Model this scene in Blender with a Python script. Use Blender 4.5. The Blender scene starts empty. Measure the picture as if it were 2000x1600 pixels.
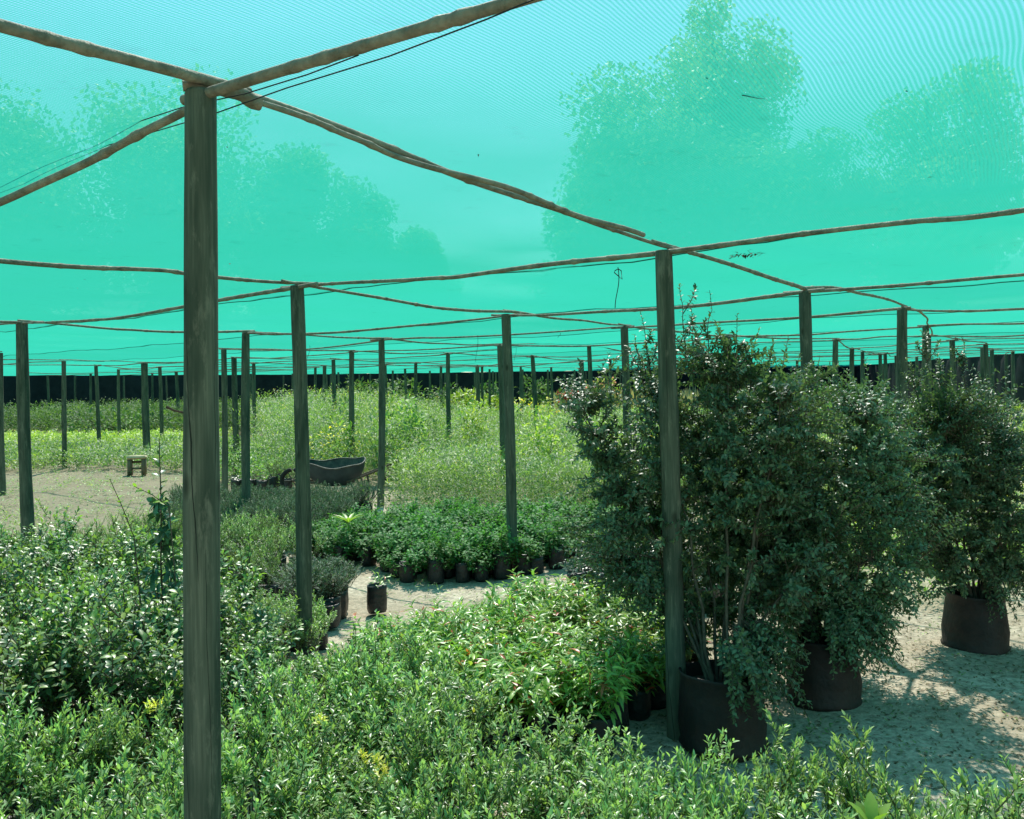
import bpy, math, random
import numpy as np
from mathutils import Matrix, Vector, noise as mnoise

# ------------------------------------------------------------------ camera, sky, sun, exposure
S = bpy.context.scene
COL = S.collection
F_PX, ROLL, CX, CY, EYE = 1770.0, 0.0157, 1000.0, 748.5, 1.65
cam_d = bpy.data.cameras.new("camera")
cam = bpy.data.objects.new("camera", cam_d)
COL.objects.link(cam)
cam_d.sensor_width = 36.0
cam_d.lens = 36.0 * F_PX / 2000.0
cam_d.shift_y = -(800.0 - CY) / 2000.0
cam_d.clip_start = 0.05
cam_d.clip_end = 2000.0
cam.matrix_world = Matrix.Translation((0, 0, EYE)) @ Matrix.Rotation(math.radians(90), 4, 'X') @ Matrix.Rotation(-ROLL, 4, 'Z')
S.camera = cam

SUN_EL = math.radians(57.0)
SUN_AZ = math.radians(3.0)          # to the left of straight ahead
W = bpy.data.worlds.new("World")
S.world = W
W.use_nodes = True
wn = W.node_tree.nodes
sky = wn.new('ShaderNodeTexSky')
sky.sky_type = 'NISHITA'
sky.sun_disc = False
sky.sun_elevation = SUN_EL
sky.sun_rotation = -SUN_AZ
sky.air_density = 1.0
sky.dust_density = 0.2
sky.ozone_density = 3.0
W.node_tree.links.new(sky.outputs[0], wn['Background'].inputs[0])
wn['Background'].inputs[1].default_value = 0.13
sd = bpy.data.lights.new("sun", 'SUN')
sd.energy = 5.0
sd.angle = math.radians(0.5)
sd.color = (1.0, 0.93, 0.82)
so = bpy.data.objects.new("sun", sd)
COL.objects.link(so)
to_sun = Vector((-math.sin(SUN_AZ) * math.cos(SUN_EL), math.cos(SUN_AZ) * math.cos(SUN_EL), math.sin(SUN_EL)))
so.rotation_euler = to_sun.to_track_quat('Z', 'Y').to_euler()
so.location = (0, 0, 20)
S.view_settings.view_transform = 'Standard'
S.view_settings.look = 'None'
S.view_settings.gamma = 1.0
S.view_settings.exposure = 1.3
S.cycles.use_denoising = True
S.cycles.max_bounces = 7
S.cycles.diffuse_bounces = 3
S.cycles.glossy_bounces = 2
S.cycles.transmission_bounces = 3
S.cycles.transparent_max_bounces = 10
S.cycles.sample_clamp_indirect = 6.0

rnd = random.Random(11)
R = np.random.RandomState(5)


# ------------------------------------------------------------------ helpers
def at(px, py, h):
    """ground position of something of height h that stands at a pixel of the photograph"""
    dx, dy = px - CX, py - CY
    u = math.cos(ROLL) * dx - math.sin(ROLL) * dy
    v = math.sin(ROLL) * dx + math.cos(ROLL) * dy
    y = -F_PX * (h - EYE) / v
    return u * y / F_PX, y


def at_depth(px, py, y):
    dx, dy = px - CX, py - CY
    u = math.cos(ROLL) * dx - math.sin(ROLL) * dy
    v = math.sin(ROLL) * dx + math.cos(ROLL) * dy
    return Vector((u * y / F_PX, y, EYE - v * y / F_PX))


def props(o, label=None, cat=None, group=None, kind=None):
    if label: o['label'] = label
    if cat: o['category'] = cat
    if group: o['group'] = group
    if kind: o['kind'] = kind
    return o


def empty(name, loc=(0, 0, 0), rz=0.0, scale=1.0):
    o = bpy.data.objects.new(name, None)
    COL.objects.link(o)
    o.location = loc
    o.rotation_euler = (0, 0, rz)
    o.scale = (scale,) * 3
    o.empty_display_size = 0.05
    return o


def link(name, me, parent=None, loc=None):
    o = bpy.data.objects.new(name, me)
    COL.objects.link(o)
    if parent: o.parent = parent
    if loc is not None: o.location = loc
    return o


def copy_tree(o, parent=None):
    c = o.copy()
    COL.objects.link(c)
    c.parent = parent
    for ch in KIDS.get(o.name, []):
        copy_tree(ch, c)
    return c


KIDS = {}


def kid(parent, name, me):
    o = link(name, me, parent)
    KIDS.setdefault(parent.name, []).append(o)
    return o


def mesh(name, V, Q, mats, mi=None, smooth=True, attrs=None, uv=None):
    """mesh from an (n,3) array and an (m,4) array of quads"""
    V = np.asarray(V, dtype=np.float32)
    Q = np.asarray(Q, dtype=np.int32)
    me = bpy.data.meshes.new(name)
    me.vertices.add(len(V))
    me.vertices.foreach_set('co', V.ravel())
    me.loops.add(Q.size)
    me.loops.foreach_set('vertex_index', Q.ravel())
    me.polygons.add(len(Q))
    me.polygons.foreach_set('loop_start', np.arange(len(Q), dtype=np.int32) * Q.shape[1])
    me.polygons.foreach_set('loop_total', np.full(len(Q), Q.shape[1], dtype=np.int32))
    if smooth:
        me.polygons.foreach_set('use_smooth', np.ones(len(Q), dtype=bool))
    if not isinstance(mats, (list, tuple)): mats = [mats]
    for m in mats: me.materials.append(m)
    if mi is not None:
        me.polygons.foreach_set('material_index', np.asarray(mi, dtype=np.int32))
    if attrs:
        for k, a in attrs.items():
            at_ = me.attributes.new(k, 'FLOAT', 'POINT')
            at_.data.foreach_set('value', np.asarray(a, dtype=np.float32))
    if uv is not None:
        l = me.uv_layers.new(name='uv')
        l.data.foreach_set('uv', np.asarray(uv, dtype=np.float32)[Q.ravel()].ravel())
    me.update(calc_edges=True)
    me.validate()
    return me


def unit(a):
    return a / np.maximum(np.linalg.norm(a, axis=-1, keepdims=True), 1e-9)


# leaf outlines: (station along the leaf, half width as a share of the leaf width)
OVAL = [(0, .05), (.3, .85), (.62, 1.0), (.88, .55), (1, .04)]
LANCE = [(0, .06), (.3, 1.0), (.65, .8), (1, .03)]
SMALL = [(0, .08), (.5, 1.0), (1, .06)]


def leaves(P, D, U, L, Wd, curl=.25, fold=.25, shape=SMALL):
    """n leaves as folded, curling blades: base P, direction D, upper side U, length L, width Wd"""
    n = len(P)
    D = unit(D)
    side = unit(np.cross(D, U))
    N = unit(np.cross(side, D))
    L = np.broadcast_to(L, (n,))[:, None]
    Wd = np.broadcast_to(Wd, (n,))[:, None]
    curl = np.broadcast_to(curl, (n,))[:, None]
    k = len(shape)
    V = np.zeros((n, k * 3, 3), dtype=np.float32)
    for i, (s, w) in enumerate(shape):
        c = P + D * (s * L) - N * (curl * L * s * s)
        hw = Wd * .5 * w
        V[:, 3 * i] = c - side * hw + N * (hw * fold)
        V[:, 3 * i + 1] = c
        V[:, 3 * i + 2] = c + side * hw + N * (hw * fold)
    q = []
    for i in range(k - 1):
        a = 3 * i
        q += [(a, a + 1, a + 4, a + 3), (a + 1, a + 2, a + 5, a + 4)]
    q = np.array(q, dtype=np.int32)
    Q = (q[None] + (np.arange(n) * k * 3)[:, None, None]).reshape(-1, 4)
    return V.reshape(-1, 3), Q


def tubes(paths, radii, sides=4):
    """paths: list of (k,3) arrays, radii: list of (k,) arrays"""
    Vs, Qs, off = [], [], 0
    an = np.arange(sides) * 2 * np.pi / sides
    for p, r in zip(paths, radii):
        p = np.asarray(p, float)
        t = unit(np.gradient(p, axis=0))
        ref = np.where(np.abs(t[:, 2:3]) > .8, np.array([[1., 0, 0]]), np.array([[0, 0, 1.]]))
        ref = np.repeat(ref[:1], len(p), 0) if True else ref
        a = unit(np.cross(t, ref))
        b = np.cross(t, a)
        r = np.broadcast_to(r, (len(p),))
        ring = p[:, None] + r[:, None, None] * (np.cos(an)[None, :, None] * a[:, None] + np.sin(an)[None, :, None] * b[:, None])
        k = len(p)
        Vs.append(ring.reshape(-1, 3))
        i, j = np.meshgrid(np.arange(k - 1), np.arange(sides), indexing='ij')
        j2 = (j + 1) % sides
        Qs.append(np.stack([i * sides + j, i * sides + j2, (i + 1) * sides + j2, (i + 1) * sides + j], -1).reshape(-1, 4) + off)
        # caps (as degenerate-free fans collapsed on the last ring centre)
        off += k * sides
    return np.concatenate(Vs), np.concatenate(Qs)


def join(parts):
    """parts: list of (V, Q, material index, attribute or None)"""
    Vs, Qs, mi, off = [], [], [], 0
    for V, Q, m in parts:
        Vs.append(V); Qs.append(Q + off); mi.append(np.full(len(Q), m)); off += len(V)
    return np.concatenate(Vs), np.concatenate(Qs), np.concatenate(mi)


def rings(prof, n=32, wob=0.0, seed=0, sx=1, sy=1):
    """lathe quads from a profile of (radius, height)"""
    a = np.arange(n) * 2 * np.pi / n
    V = []
    rs = np.random.RandomState(seed)
    ph = rs.rand(6) * 6.28
    for i, (r, z) in enumerate(prof):
        rr = r * (1 + wob * (np.sin(2 * a + ph[0] + z * 5) + .6 * np.sin(3 * a + ph[1] - z * 7) + .4 * np.sin(7 * a + ph[2] + z * 11)))
        V.append(np.stack([rr * np.cos(a) * sx, rr * np.sin(a) * sy, np.full(n, z) + wob * .15 * np.sin(2 * a + ph[3])], -1))
    k = len(prof)
    i, j = np.meshgrid(np.arange(k - 1), np.arange(n), indexing='ij')
    j2 = (j + 1) % n
    Q = np.stack([i * n + j, i * n + j2, (i + 1) * n + j2, (i + 1) * n + j], -1).reshape(-1, 4)
    return np.concatenate(V), Q


# ------------------------------------------------------------------ materials
def mat(name):
    m = bpy.data.materials.new(name)
    m.use_nodes = True
    nt = m.node_tree
    for n in list(nt.nodes): nt.nodes.remove(n)
    out = nt.nodes.new('ShaderNodeOutputMaterial')
    return m, nt, out


def nd(nt, t, ins=None, **kw):
    n = nt.nodes.new(t)
    for k, v in kw.items(): setattr(n, k, v)
    if ins:
        for k, v in ins.items():
            if isinstance(v, bpy.types.NodeSocket): nt.links.new(v, n.inputs[k])
            else: n.inputs[k].default_value = v
    return n


def ramp(nt, fac, stops):
    n = nt.nodes.new('ShaderNodeValToRGB')
    e = n.color_ramp.elements
    while len(e) > 1: e.remove(e[-1])
    e[0].position, e[0].color = stops[0][0], (*stops[0][1], 1)
    for p, c in stops[1:]:
        x = e.new(p); x.color = (*c, 1)
    nt.links.new(fac, n.inputs[0])
    return n.outputs[0]


def mth(nt, op, a, b=None, c=None):
    n = nt.nodes.new('ShaderNodeMath'); n.operation = op
    for i, v in enumerate((a, b, c)):
        if v is None: continue
        if isinstance(v, bpy.types.NodeSocket): nt.links.new(v, n.inputs[i])
        else: n.inputs[i].default_value = v
    return n.outputs[0]


def mixc(nt, f, a, b, mode='MIX'):
    n = nt.nodes.new('ShaderNodeMix'); n.data_type = 'RGBA'; n.blend_type = mode
    for i, v in ((0, f), (6, a), (7, b)):
        if isinstance(v, bpy.types.NodeSocket): nt.links.new(v, n.inputs[i])
        else: n.inputs[i].default_value = v if i == 0 else (*v, 1)
    return n.outputs[2]


def leaf_mat(name, stops, tip=None, patch=None, rough=.38, trans=.32, tcol=None, spec=.5, tip_at=.8):
    m, nt, out = mat(name)
    g = nd(nt, 'ShaderNodeNewGeometry')
    col = ramp(nt, g.outputs['Random Per Island'], stops)
    if tip:
        a = nd(nt, 'ShaderNodeAttribute', attribute_name='tip')
        f = mth(nt, 'MULTIPLY', mth(nt, 'SUBTRACT', a.outputs['Fac'], tip_at), 1 / (1 - tip_at))
        f = mth(nt, 'MAXIMUM', f, 0.0)
        col = mixc(nt, f, col, tip)
    if patch:
        tcx = nd(nt, 'ShaderNodeTexCoord')
        pn = nd(nt, 'ShaderNodeTexNoise', {'Vector': tcx.outputs['Object'], 'Scale': .55, 'Detail': 3.0, 'Roughness': .6}).outputs[0]
        col = mixc(nt, ramp(nt, pn, [(.42, (0, 0, 0)), (.56, (1, 1, 1))]), col, mixc(nt, 1.0, col, patch, 'MULTIPLY'))
    oi = nd(nt, 'ShaderNodeObjectInfo')
    hs = nd(nt, 'ShaderNodeHueSaturation', {'Color': col, 'Value': mth(nt, 'ADD', mth(nt, 'MULTIPLY', oi.outputs['Random'], .45), 1.36),
                                           'Hue': mth(nt, 'ADD', mth(nt, 'MULTIPLY', oi.outputs['Random'], .02), .49)})
    col = hs.outputs[0]
    pb = nd(nt, 'ShaderNodeBsdfPrincipled', {'Base Color': col, 'Roughness': rough + .0, 'Specular IOR Level': spec * 1.1})
    tc = mixc(nt, 1.0, col, tcol or (1.5, 1.7, .7), 'MULTIPLY')
    tr = nd(nt, 'ShaderNodeBsdfTranslucent', {'Color': tc})
    mx = nd(nt, 'ShaderNodeMixShader', {0: trans, 1: pb.outputs[0], 2: tr.outputs[0]})
    nt.links.new(mx.outputs[0], out.inputs[0])
    return m


def plain(name, col, rough=.8, col2=None, scale=20, bump=0.0, spec=.3, metal=0, bscale=None, wear=None):
    m, nt, out = mat(name)
    tc = nd(nt, 'ShaderNodeTexCoord')
    nz = nd(nt, 'ShaderNodeTexNoise', {'Vector': tc.outputs['Object'], 'Scale': scale, 'Detail': 6.0, 'Roughness': .65})
    c = mixc(nt, mth(nt, 'SMOOTH_MIN', nz.outputs[0], 1.0, .1), col, col2 or col)
    if col2:
        c = ramp(nt, nz.outputs[0], [(.35, col), (.65, col2)])
    pb = nd(nt, 'ShaderNodeBsdfPrincipled', {'Base Color': c, 'Roughness': rough, 'Specular IOR Level': spec, 'Metallic': metal})
    if bump:
        n2 = nd(nt, 'ShaderNodeTexNoise', {'Vector': tc.outputs['Object'], 'Scale': bscale or scale * 3, 'Detail': 5.0})
        b = nd(nt, 'ShaderNodeBump', {'Strength': bump, 'Distance': .01, 'Height': n2.outputs[0]})
        nt.links.new(b.outputs[0], pb.inputs['Normal'])
    nt.links.new(pb.outputs[0], out.inputs[0])
    return m


def post_mat():
    """weathered treated pine: grain along the post, stains, drying cracks, knots"""
    m, nt, out = mat("weathered_pine")
    uv = nd(nt, 'ShaderNodeUVMap', uv_map='uv')
    oi = nd(nt, 'ShaderNodeObjectInfo')
    off = nd(nt, 'ShaderNodeCombineXYZ', {0: mth(nt, 'MULTIPLY', oi.outputs['Random'], 0.0), 1: mth(nt, 'MULTIPLY', oi.outputs['Random'], 37.0), 2: 0.0})
    tc = nd(nt, 'ShaderNodeTexCoord')
    p = nd(nt, 'ShaderNodeVectorMath', {0: tc.outputs['Object'], 1: off.outputs[0]}, operation='ADD').outputs[0]
    st = nd(nt, 'ShaderNodeMapping', {'Vector': p, 'Scale': (130, 130, 4.5)}).outputs[0]
    grain = nd(nt, 'ShaderNodeTexNoise', {'Vector': st, 'Scale': 1.0, 'Detail': 5.0, 'Roughness': .6}).outputs[0]
    st2 = nd(nt, 'ShaderNodeMapping', {'Vector': p, 'Scale': (14, 14, 2.0)}).outputs[0]
    stain = nd(nt, 'ShaderNodeTexNoise', {'Vector': st2, 'Scale': 1.0, 'Detail': 4.0, 'Roughness': .6}).outputs[0]
    c = ramp(nt, grain, [(.25, (.055, .066, .046)), (.5, (.095, .105, .075)), (.75, (.165, .165, .12))])
    c = mixc(nt, mth(nt, 'MULTIPLY', ramp(nt, stain, [(.38, (1, 1, 1)), (.56, (0, 0, 0))]), .8), c, (.032, .046, .032))
    big = nd(nt, 'ShaderNodeTexNoise', {'Vector': nd(nt, 'ShaderNodeMapping', {'Vector': p, 'Scale': (30, 30, 7)}).outputs[0], 'Scale': 1.0, 'Detail': 6.0, 'Roughness': .7}).outputs[0]
    c = mixc(nt, ramp(nt, big, [(.55, (0, 0, 0)), (.7, (.8, .8, .8))]), c, (.20, .19, .14))
    # grey bleached foot
    sx = nd(nt, 'ShaderNodeSeparateXYZ', {0: tc.outputs['Object']})
    foot = mth(nt, 'SUBTRACT', .9, mth(nt, 'MULTIPLY', sx.outputs[2], 1.4))
    foot = mth(nt, 'MAXIMUM', mth(nt, 'MULTIPLY', foot, stain), 0.0)
    c = mixc(nt, foot, c, (.17, .17, .125))
    # cracks: thin wandering lines in (round, up) coordinates
    su = nd(nt, 'ShaderNodeSeparateXYZ', {0: uv.outputs[0]})
    cr = None
    sh = nd(nt, 'ShaderNodeAttribute', attribute_name='crack_turn', attribute_type='OBJECT').outputs['Fac']
    for u0, zr, z0, z1, sl, wd in ((.77, 1.27, 1.22, 1.86, -.25, .0075), (.62, 2.15, 1.84, 2.2, .12, .004), (.72, .62, -.2, .98, -.30, .007), (.86, 1.0, .75, 1.35, -.10, .0035), (.25, .3, .3, 2.0, .05, .006), (.93, 1.5, 1.3, 2.0, .05, .004)):
        wv = nd(nt, 'ShaderNodeTexNoise', {'W': mth(nt, 'ADD', mth(nt, 'MULTIPLY', su.outputs[1], 5.0), mth(nt, 'MULTIPLY', sh, 50.0)), 'Scale': 1.0, 'Detail': 5.0}, noise_dimensions='1D').outputs[0]
        pos = mth(nt, 'ADD', mth(nt, 'MULTIPLY', mth(nt, 'SUBTRACT', wv, .5), .05), mth(nt, 'MULTIPLY', mth(nt, 'SUBTRACT', su.outputs[1], zr), sl))
        uu = mth(nt, 'FRACT', mth(nt, 'ADD', su.outputs[0], sh))
        d = mth(nt, 'ABSOLUTE', mth(nt, 'SUBTRACT', uu, mth(nt, 'ADD', pos, u0)))
        zm, zh = (z0 + z1) / 2, (z1 - z0) / 2
        taper = mth(nt, 'SUBTRACT', 1.0, mth(nt, 'POWER', mth(nt, 'ABSOLUTE', mth(nt, 'DIVIDE', mth(nt, 'SUBTRACT', su.outputs[1], zm), zh)), 2.0))
        ln = mth(nt, 'LESS_THAN', d, mth(nt, 'MULTIPLY', mth(nt, 'MULTIPLY', wv, wd * 1.6), taper))
        cr = ln if cr is None else mth(nt, 'MAXIMUM', cr, ln)
    kn = nd(nt, 'ShaderNodeTexVoronoi', {'Vector': nd(nt, 'ShaderNodeMapping', {'Vector': p, 'Scale': (9, 9, 4.5)}).outputs[0], 'Scale': 1.0}).outputs[0]
    c = mixc(nt, ramp(nt, kn, [(.07, (.8, .8, .8)), (.17, (0, 0, 0))]), c, (.025, .028, .018))
    c = mixc(nt, mth(nt, 'MULTIPLY', cr, .9), c, (.012, .012, .01))
    pb = nd(nt, 'ShaderNodeBsdfPrincipled', {'Base Color': c, 'Roughness': .85, 'Specular IOR Level': .2})
    h = mth(nt, 'SUBTRACT', mth(nt, 'MULTIPLY', grain, .25), cr)
    b = nd(nt, 'ShaderNodeBump', {'Strength': .6, 'Distance': .003, 'Height': h})
    nt.links.new(b.outputs[0], pb.inputs['Normal'])
    nt.links.new(pb.outputs[0], out.inputs[0])
    return m


_a, _b = at(1805, 447, 2.31), at(425, 605, 2.31)
_sd = math.atan2(_b[1] - _a[1], _b[0] - _a[0]) - math.pi   # direction of the net's seams
STRIP_ANG = -_sd
STRIP_OFF = -_a[0] * math.sin(_sd) + _a[1] * math.cos(_sd)


def net_mat(name, green, blue, t_open, t_thread, ang, pitch):
    """knitted shade cloth: what share of it is open depends on the yarn pattern and, as in any mesh,
    on the slant at which light passes it (T = T0 ** (1 / cos))"""
    m, nt, out = mat(name)
    tc = nd(nt, 'ShaderNodeTexCoord')
    wob = nd(nt, 'ShaderNodeTexNoise', {'Vector': tc.outputs['Object'], 'Scale': .9, 'Detail': 2.0})
    vec = nd(nt, 'ShaderNodeVectorMath', {0: wob.outputs[1], 'Scale': .16}, operation='SCALE').outputs[0]
    pv = nd(nt, 'ShaderNodeVectorMath', {0: tc.outputs['Object'], 1: vec}, operation='ADD').outputs[0]
    mp = nd(nt, 'ShaderNodeMapping', {'Vector': pv, 'Rotation': (0, 0, ang)}).outputs[0]
    s = nd(nt, 'ShaderNodeSeparateXYZ', {0: mp})
    w1 = mth(nt, 'SINE', mth(nt, 'MULTIPLY', s.outputs[0], 2 * math.pi / pitch))
    w2 = mth(nt, 'SINE', mth(nt, 'MULTIPLY', s.outputs[1], 2 * math.pi / (pitch * .55)))
    w = mth(nt, 'ADD', mth(nt, 'MULTIPLY', w1, .25), mth(nt, 'MULTIPLY', w2, .17))
    w = mth(nt, 'ADD', w, .5)
    t0 = mth(nt, 'ADD', mth(nt, 'MULTIPLY', w, t_open - t_thread), t_thread)
    dirt = nd(nt, 'ShaderNodeTexNoise', {'Vector': tc.outputs['Object'], 'Scale': .5, 'Detail': 5.0, 'Roughness': .6})
    t0 = mth(nt, 'MULTIPLY', t0, mth(nt, 'ADD', mth(nt, 'MULTIPLY', dirt.outputs[0], -.45), 1.22))
    g = nd(nt, 'ShaderNodeNewGeometry')
    dot = nd(nt, 'ShaderNodeVectorMath', {0: g.outputs['Incoming'], 1: g.outputs['Normal']}, operation='DOT_PRODUCT').outputs['Value']
    cs = mth(nt, 'MAXIMUM', mth(nt, 'ABSOLUTE', dot), .03)
    T = mth(nt, 'POWER', t0, mth(nt, 'DIVIDE', 1.0, cs))
    col = mixc(nt, dirt.outputs[0], green, blue)
    fine = nd(nt, 'ShaderNodeTexNoise', {'Vector': tc.outputs['Object'], 'Scale': 7.0, 'Detail': 6.0, 'Roughness': .7}).outputs[0]
    col = mixc(nt, ramp(nt, fine, [(.60, (0, 0, 0)), (.76, (.35, .35, .35))]), col, tuple(v * .5 for v in green))
    strip = nd(nt, 'ShaderNodeMapping', {'Vector': tc.outputs['Object'], 'Rotation': (0, 0, STRIP_ANG), 'Scale': (1, 1, 1)}).outputs[0]
    sy = nd(nt, 'ShaderNodeSeparateXYZ', {0: strip}).outputs[1]
    wn_ = nd(nt, 'ShaderNodeTexWhiteNoise', {'W': mth(nt, 'FLOOR', mth(nt, 'DIVIDE', mth(nt, 'SUBTRACT', sy, STRIP_OFF), 3.1))}, noise_dimensions='1D').outputs[0]
    col = mixc(nt, 1.0, col, ramp(nt, wn_, [(0, (.9, .9, .9)), (1, (1.08, 1.08, 1.08))]), 'MULTIPLY')
    tr = nd(nt, 'ShaderNodeBsdfTranslucent', {'Color': col})
    df = nd(nt, 'ShaderNodeBsdfDiffuse', {'Color': col})
    sc = nd(nt, 'ShaderNodeMixShader', {0: .25, 1: tr.outputs[0], 2: df.outputs[0]})
    tp = nd(nt, 'ShaderNodeBsdfTransparent', {'Color': (.93, .98, 1, 1)})
    mx = nd(nt, 'ShaderNodeMixShader', {0: T, 1: sc.outputs[0], 2: tp.outputs[0]})
    nt.links.new(mx.outputs[0], out.inputs[0])
    return m


def sand_mat():
    m, nt, out = mat("pale_sand")
    tc = nd(nt, 'ShaderNodeTexCoord')
    n1 = nd(nt, 'ShaderNodeTexNoise', {'Vector': tc.outputs['Object'], 'Scale': 1.3, 'Detail': 8.0, 'Roughness': .62})
    n2 = nd(nt, 'ShaderNodeTexNoise', {'Vector': tc.outputs['Object'], 'Scale': 26.0, 'Detail': 6.0, 'Roughness': .7})
    n3 = nd(nt, 'ShaderNodeTexVoronoi', {'Vector': tc.outputs['Object'], 'Scale': 75.0})
    c = ramp(nt, n1.outputs[0], [(.3, (.29, .225, .16)), (.47, (.49, .40, .295)), (.62, (.62, .53, .41))])
    c = mixc(nt, ramp(nt, n2.outputs[0], [(.38, (.8, .8, .8)), (.6, (0, 0, 0))]), c, (.24, .21, .155))
    c = mixc(nt, ramp(nt, n3.outputs[0], [(.06, (.9, .9, .9)), (.13, (0, 0, 0))]), c, (.10, .085, .06))
    sxy = nd(nt, 'ShaderNodeSeparateXYZ', {0: tc.outputs['Object']})
    big = nd(nt, 'ShaderNodeTexNoise', {'Vector': tc.outputs['Object'], 'Scale': .45, 'Detail': 5.0, 'Roughness': .6}).outputs[0]
    far = mth(nt, 'ADD', mth(nt, 'MULTIPLY', mth(nt, 'ADD', mth(nt, 'MULTIPLY', sxy.outputs[0], -1.0), -1.6), .35), mth(nt, 'MULTIPLY', mth(nt, 'SUBTRACT', big, .5), 2.2))
    c = mixc(nt, ramp(nt, far, [(0, (0, 0, 0)), (1, (.85, .85, .85))]), c, mixc(nt, n2.outputs[0], (.12, .095, .06), (.34, .285, .20)))
    pb = nd(nt, 'ShaderNodeBsdfPrincipled', {'Base Color': c, 'Roughness': .95, 'Specular IOR Level': .1})
    h = mth(nt, 'ADD', mth(nt, 'MULTIPLY', n1.outputs[0], 1.5), n2.outputs[0])
    b = nd(nt, 'ShaderNodeBump', {'Strength': .8, 'Distance': .025, 'Height': h})
    nt.links.new(b.outputs[0], pb.inputs['Normal'])
    nt.links.new(pb.outputs[0], out.inputs[0])
    return m


M_POST = post_mat()
M_SAND = sand_mat()
M_POLE = plain("bare_sapling_wood", (.12, .11, .08), .75, (.29, .265, .20), 14, .7, .3, bscale=60)
M_TWIG = plain("brown_twig", (.05, .04, .028), .85, (.11, .085, .06), 30, .3)
M_STEM = plain("green_stem", (.07, .09, .035), .7, (.12, .11, .05), 30)
M_BAG = plain("black_plastic_bag", (.012, .013, .015), .42, (.022, .023, .025), 14, .9, .5, bscale=35)
M_SOIL = plain("dark_soil", (.035, .026, .018), .95, (.07, .052, .036), 60, .8)
M_DRUM = plain("rusty_dark_drum", (.012, .010, .010), .65, (.05, .025, .02), 4, .7, .4, bscale=25)
M_WIRE = plain("dark_wire", (.02, .02, .018), .6)
M_CORD = plain("green_cord", (.01, .09, .07), .8)
M_DARKNET = plain("dark_shade_cloth", (.006, .011, .016), .8, (.014, .022, .028), 2.5, .6, .15, bscale=8)
M_HEM = plain("cloth_hem", (.015, .03, .03), .8, (.06, .08, .07), 1.5)
M_BARROW = plain("worn_barrow_metal", (.03, .033, .032), .6, (.12, .11, .09), 9, .5, .5, metal=.3)
M_BARROW_OUT = plain("dark_barrow_paint", (.02, .028, .034), .6, (.04, .05, .055), 6, .4, .3)
M_RUBBER = plain("black_rubber", (.015, .015, .015), .8)
M_STOOL = plain("cream_stool_plastic", (.42, .34, .20), .6, (.50, .42, .27), 8, .2)
M_STOOLD = plain("brown_stool_plastic", (.13, .095, .06), .7, (.19, .14, .09), 8, .2)
M_LITTER = leaf_mat("dry_leaf", [(0, (.05, .035, .02)), (.5, (.12, .085, .04)), (1, (.07, .09, .03))], rough=.8, trans=.15)
M_DEBRIS = leaf_mat("dead_leaf_on_net", [(0, (.02, .02, .01)), (1, (.06, .04, .02))], rough=.9, trans=.05)
M_NET = net_mat("teal_shade_net", (.014, .25, .158), (.020, .255, .192), .78, .38, math.atan2(2.2, -1.36) - math.pi / 2, .0105)

L_BOX = leaf_mat("box_leaf", [(0, (.045, .085, .035)), (.5, (.075, .13, .05)), (.93, (.115, .18, .065)), (.97, (.15, .22, .07)), (1, (.3, .3, .05))], tip=(.24, .34, .14), tip_at=.45, rough=.36, trans=.36, spec=.7)
L_BROAD = leaf_mat("broad_leaf", [(0, (.034, .07, .036)), (.6, (.06, .115, .055)), (.93, (.08, .15, .05)), (.96, (.15, .20, .04)), (1, (.22, .24, .05))], tip=(.17, .25, .06), tip_at=.62, rough=.38, trans=.3, spec=.6)
L_RED = leaf_mat("red_tip_leaf", [(0, (.08, .15, .04)), (.5, (.14, .24, .06)), (.8, (.20, .31, .07)), (.92, (.25, .30, .07)), (.94, (.20, .055, .025)), (.97, (.28, .09, .04)), (1, (.35, .05, .03))], rough=.34, trans=.36)
L_GLOSS = leaf_mat("glossy_leaf", [(0, (.025, .075, .026)), (.5, (.045, .125, .038)), (1, (.08, .18, .05))], tip=(.09, .21, .06), rough=.55, trans=.36, spec=.22)
L_GREY = leaf_mat("rosemary_leaf", [(0, (.035, .065, .04)), (.6, (.065, .105, .065)), (1, (.10, .155, .09))], rough=.6, trans=.2)
L_LIME = leaf_mat("lime_leaf", [(0, (.10, .18, .03)), (.6, (.17, .27, .045)), (1, (.26, .36, .06))], rough=.42, trans=.4)
L_PALE = leaf_mat("pale_green_leaf", [(0, (.06, .10, .04)), (.6, (.10, .16, .06)), (1, (.15, .2, .07))], tip=(.18, .24, .08), rough=.5, trans=.35)
L_WEED = leaf_mat("weed_leaf", [(0, (.05, .10, .045)), (.5, (.10, .17, .07)), (.9, (.15, .24, .08)), (1, (.24, .30, .07))], patch=(1.2, 1.08, .85), rough=.5, trans=.4)
L_TREE = leaf_mat("shrub_tree_leaf", [(0, (.038, .066, .036)), (.6, (.062, .105, .056)), (.95, (.095, .145, .072)), (1, (.13, .17, .08))], tip=(.10, .16, .06), rough=.42, trans=.26, spec=.45, tip_at=.6)
L_DARK = leaf_mat("dark_hedge_leaf", [(0, (.03, .06, .026)), (.6, (.055, .095, .04)), (1, (.10, .15, .05))], rough=.6, trans=.3, spec=.18, patch=(1.25, 1.3, 1.0))
L_YEL = leaf_mat("yellow_green_leaf", [(0, (.12, .17, .03)), (.6, (.2, .26, .045)), (1, (.32, .34, .07))], rough=.5, trans=.35)
L_STRAW = leaf_mat("straw_blade", [(0, (.28, .22, .12)), (.6, (.4, .33, .19)), (1, (.48, .36, .24))], rough=.8, trans=.3)
L_PINK = leaf_mat("pink_petal", [(0, (.5, .18, .15)), (1, (.62, .34, .28))], rough=.6, trans=.3, tcol=(1.2, 1, 1))
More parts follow.
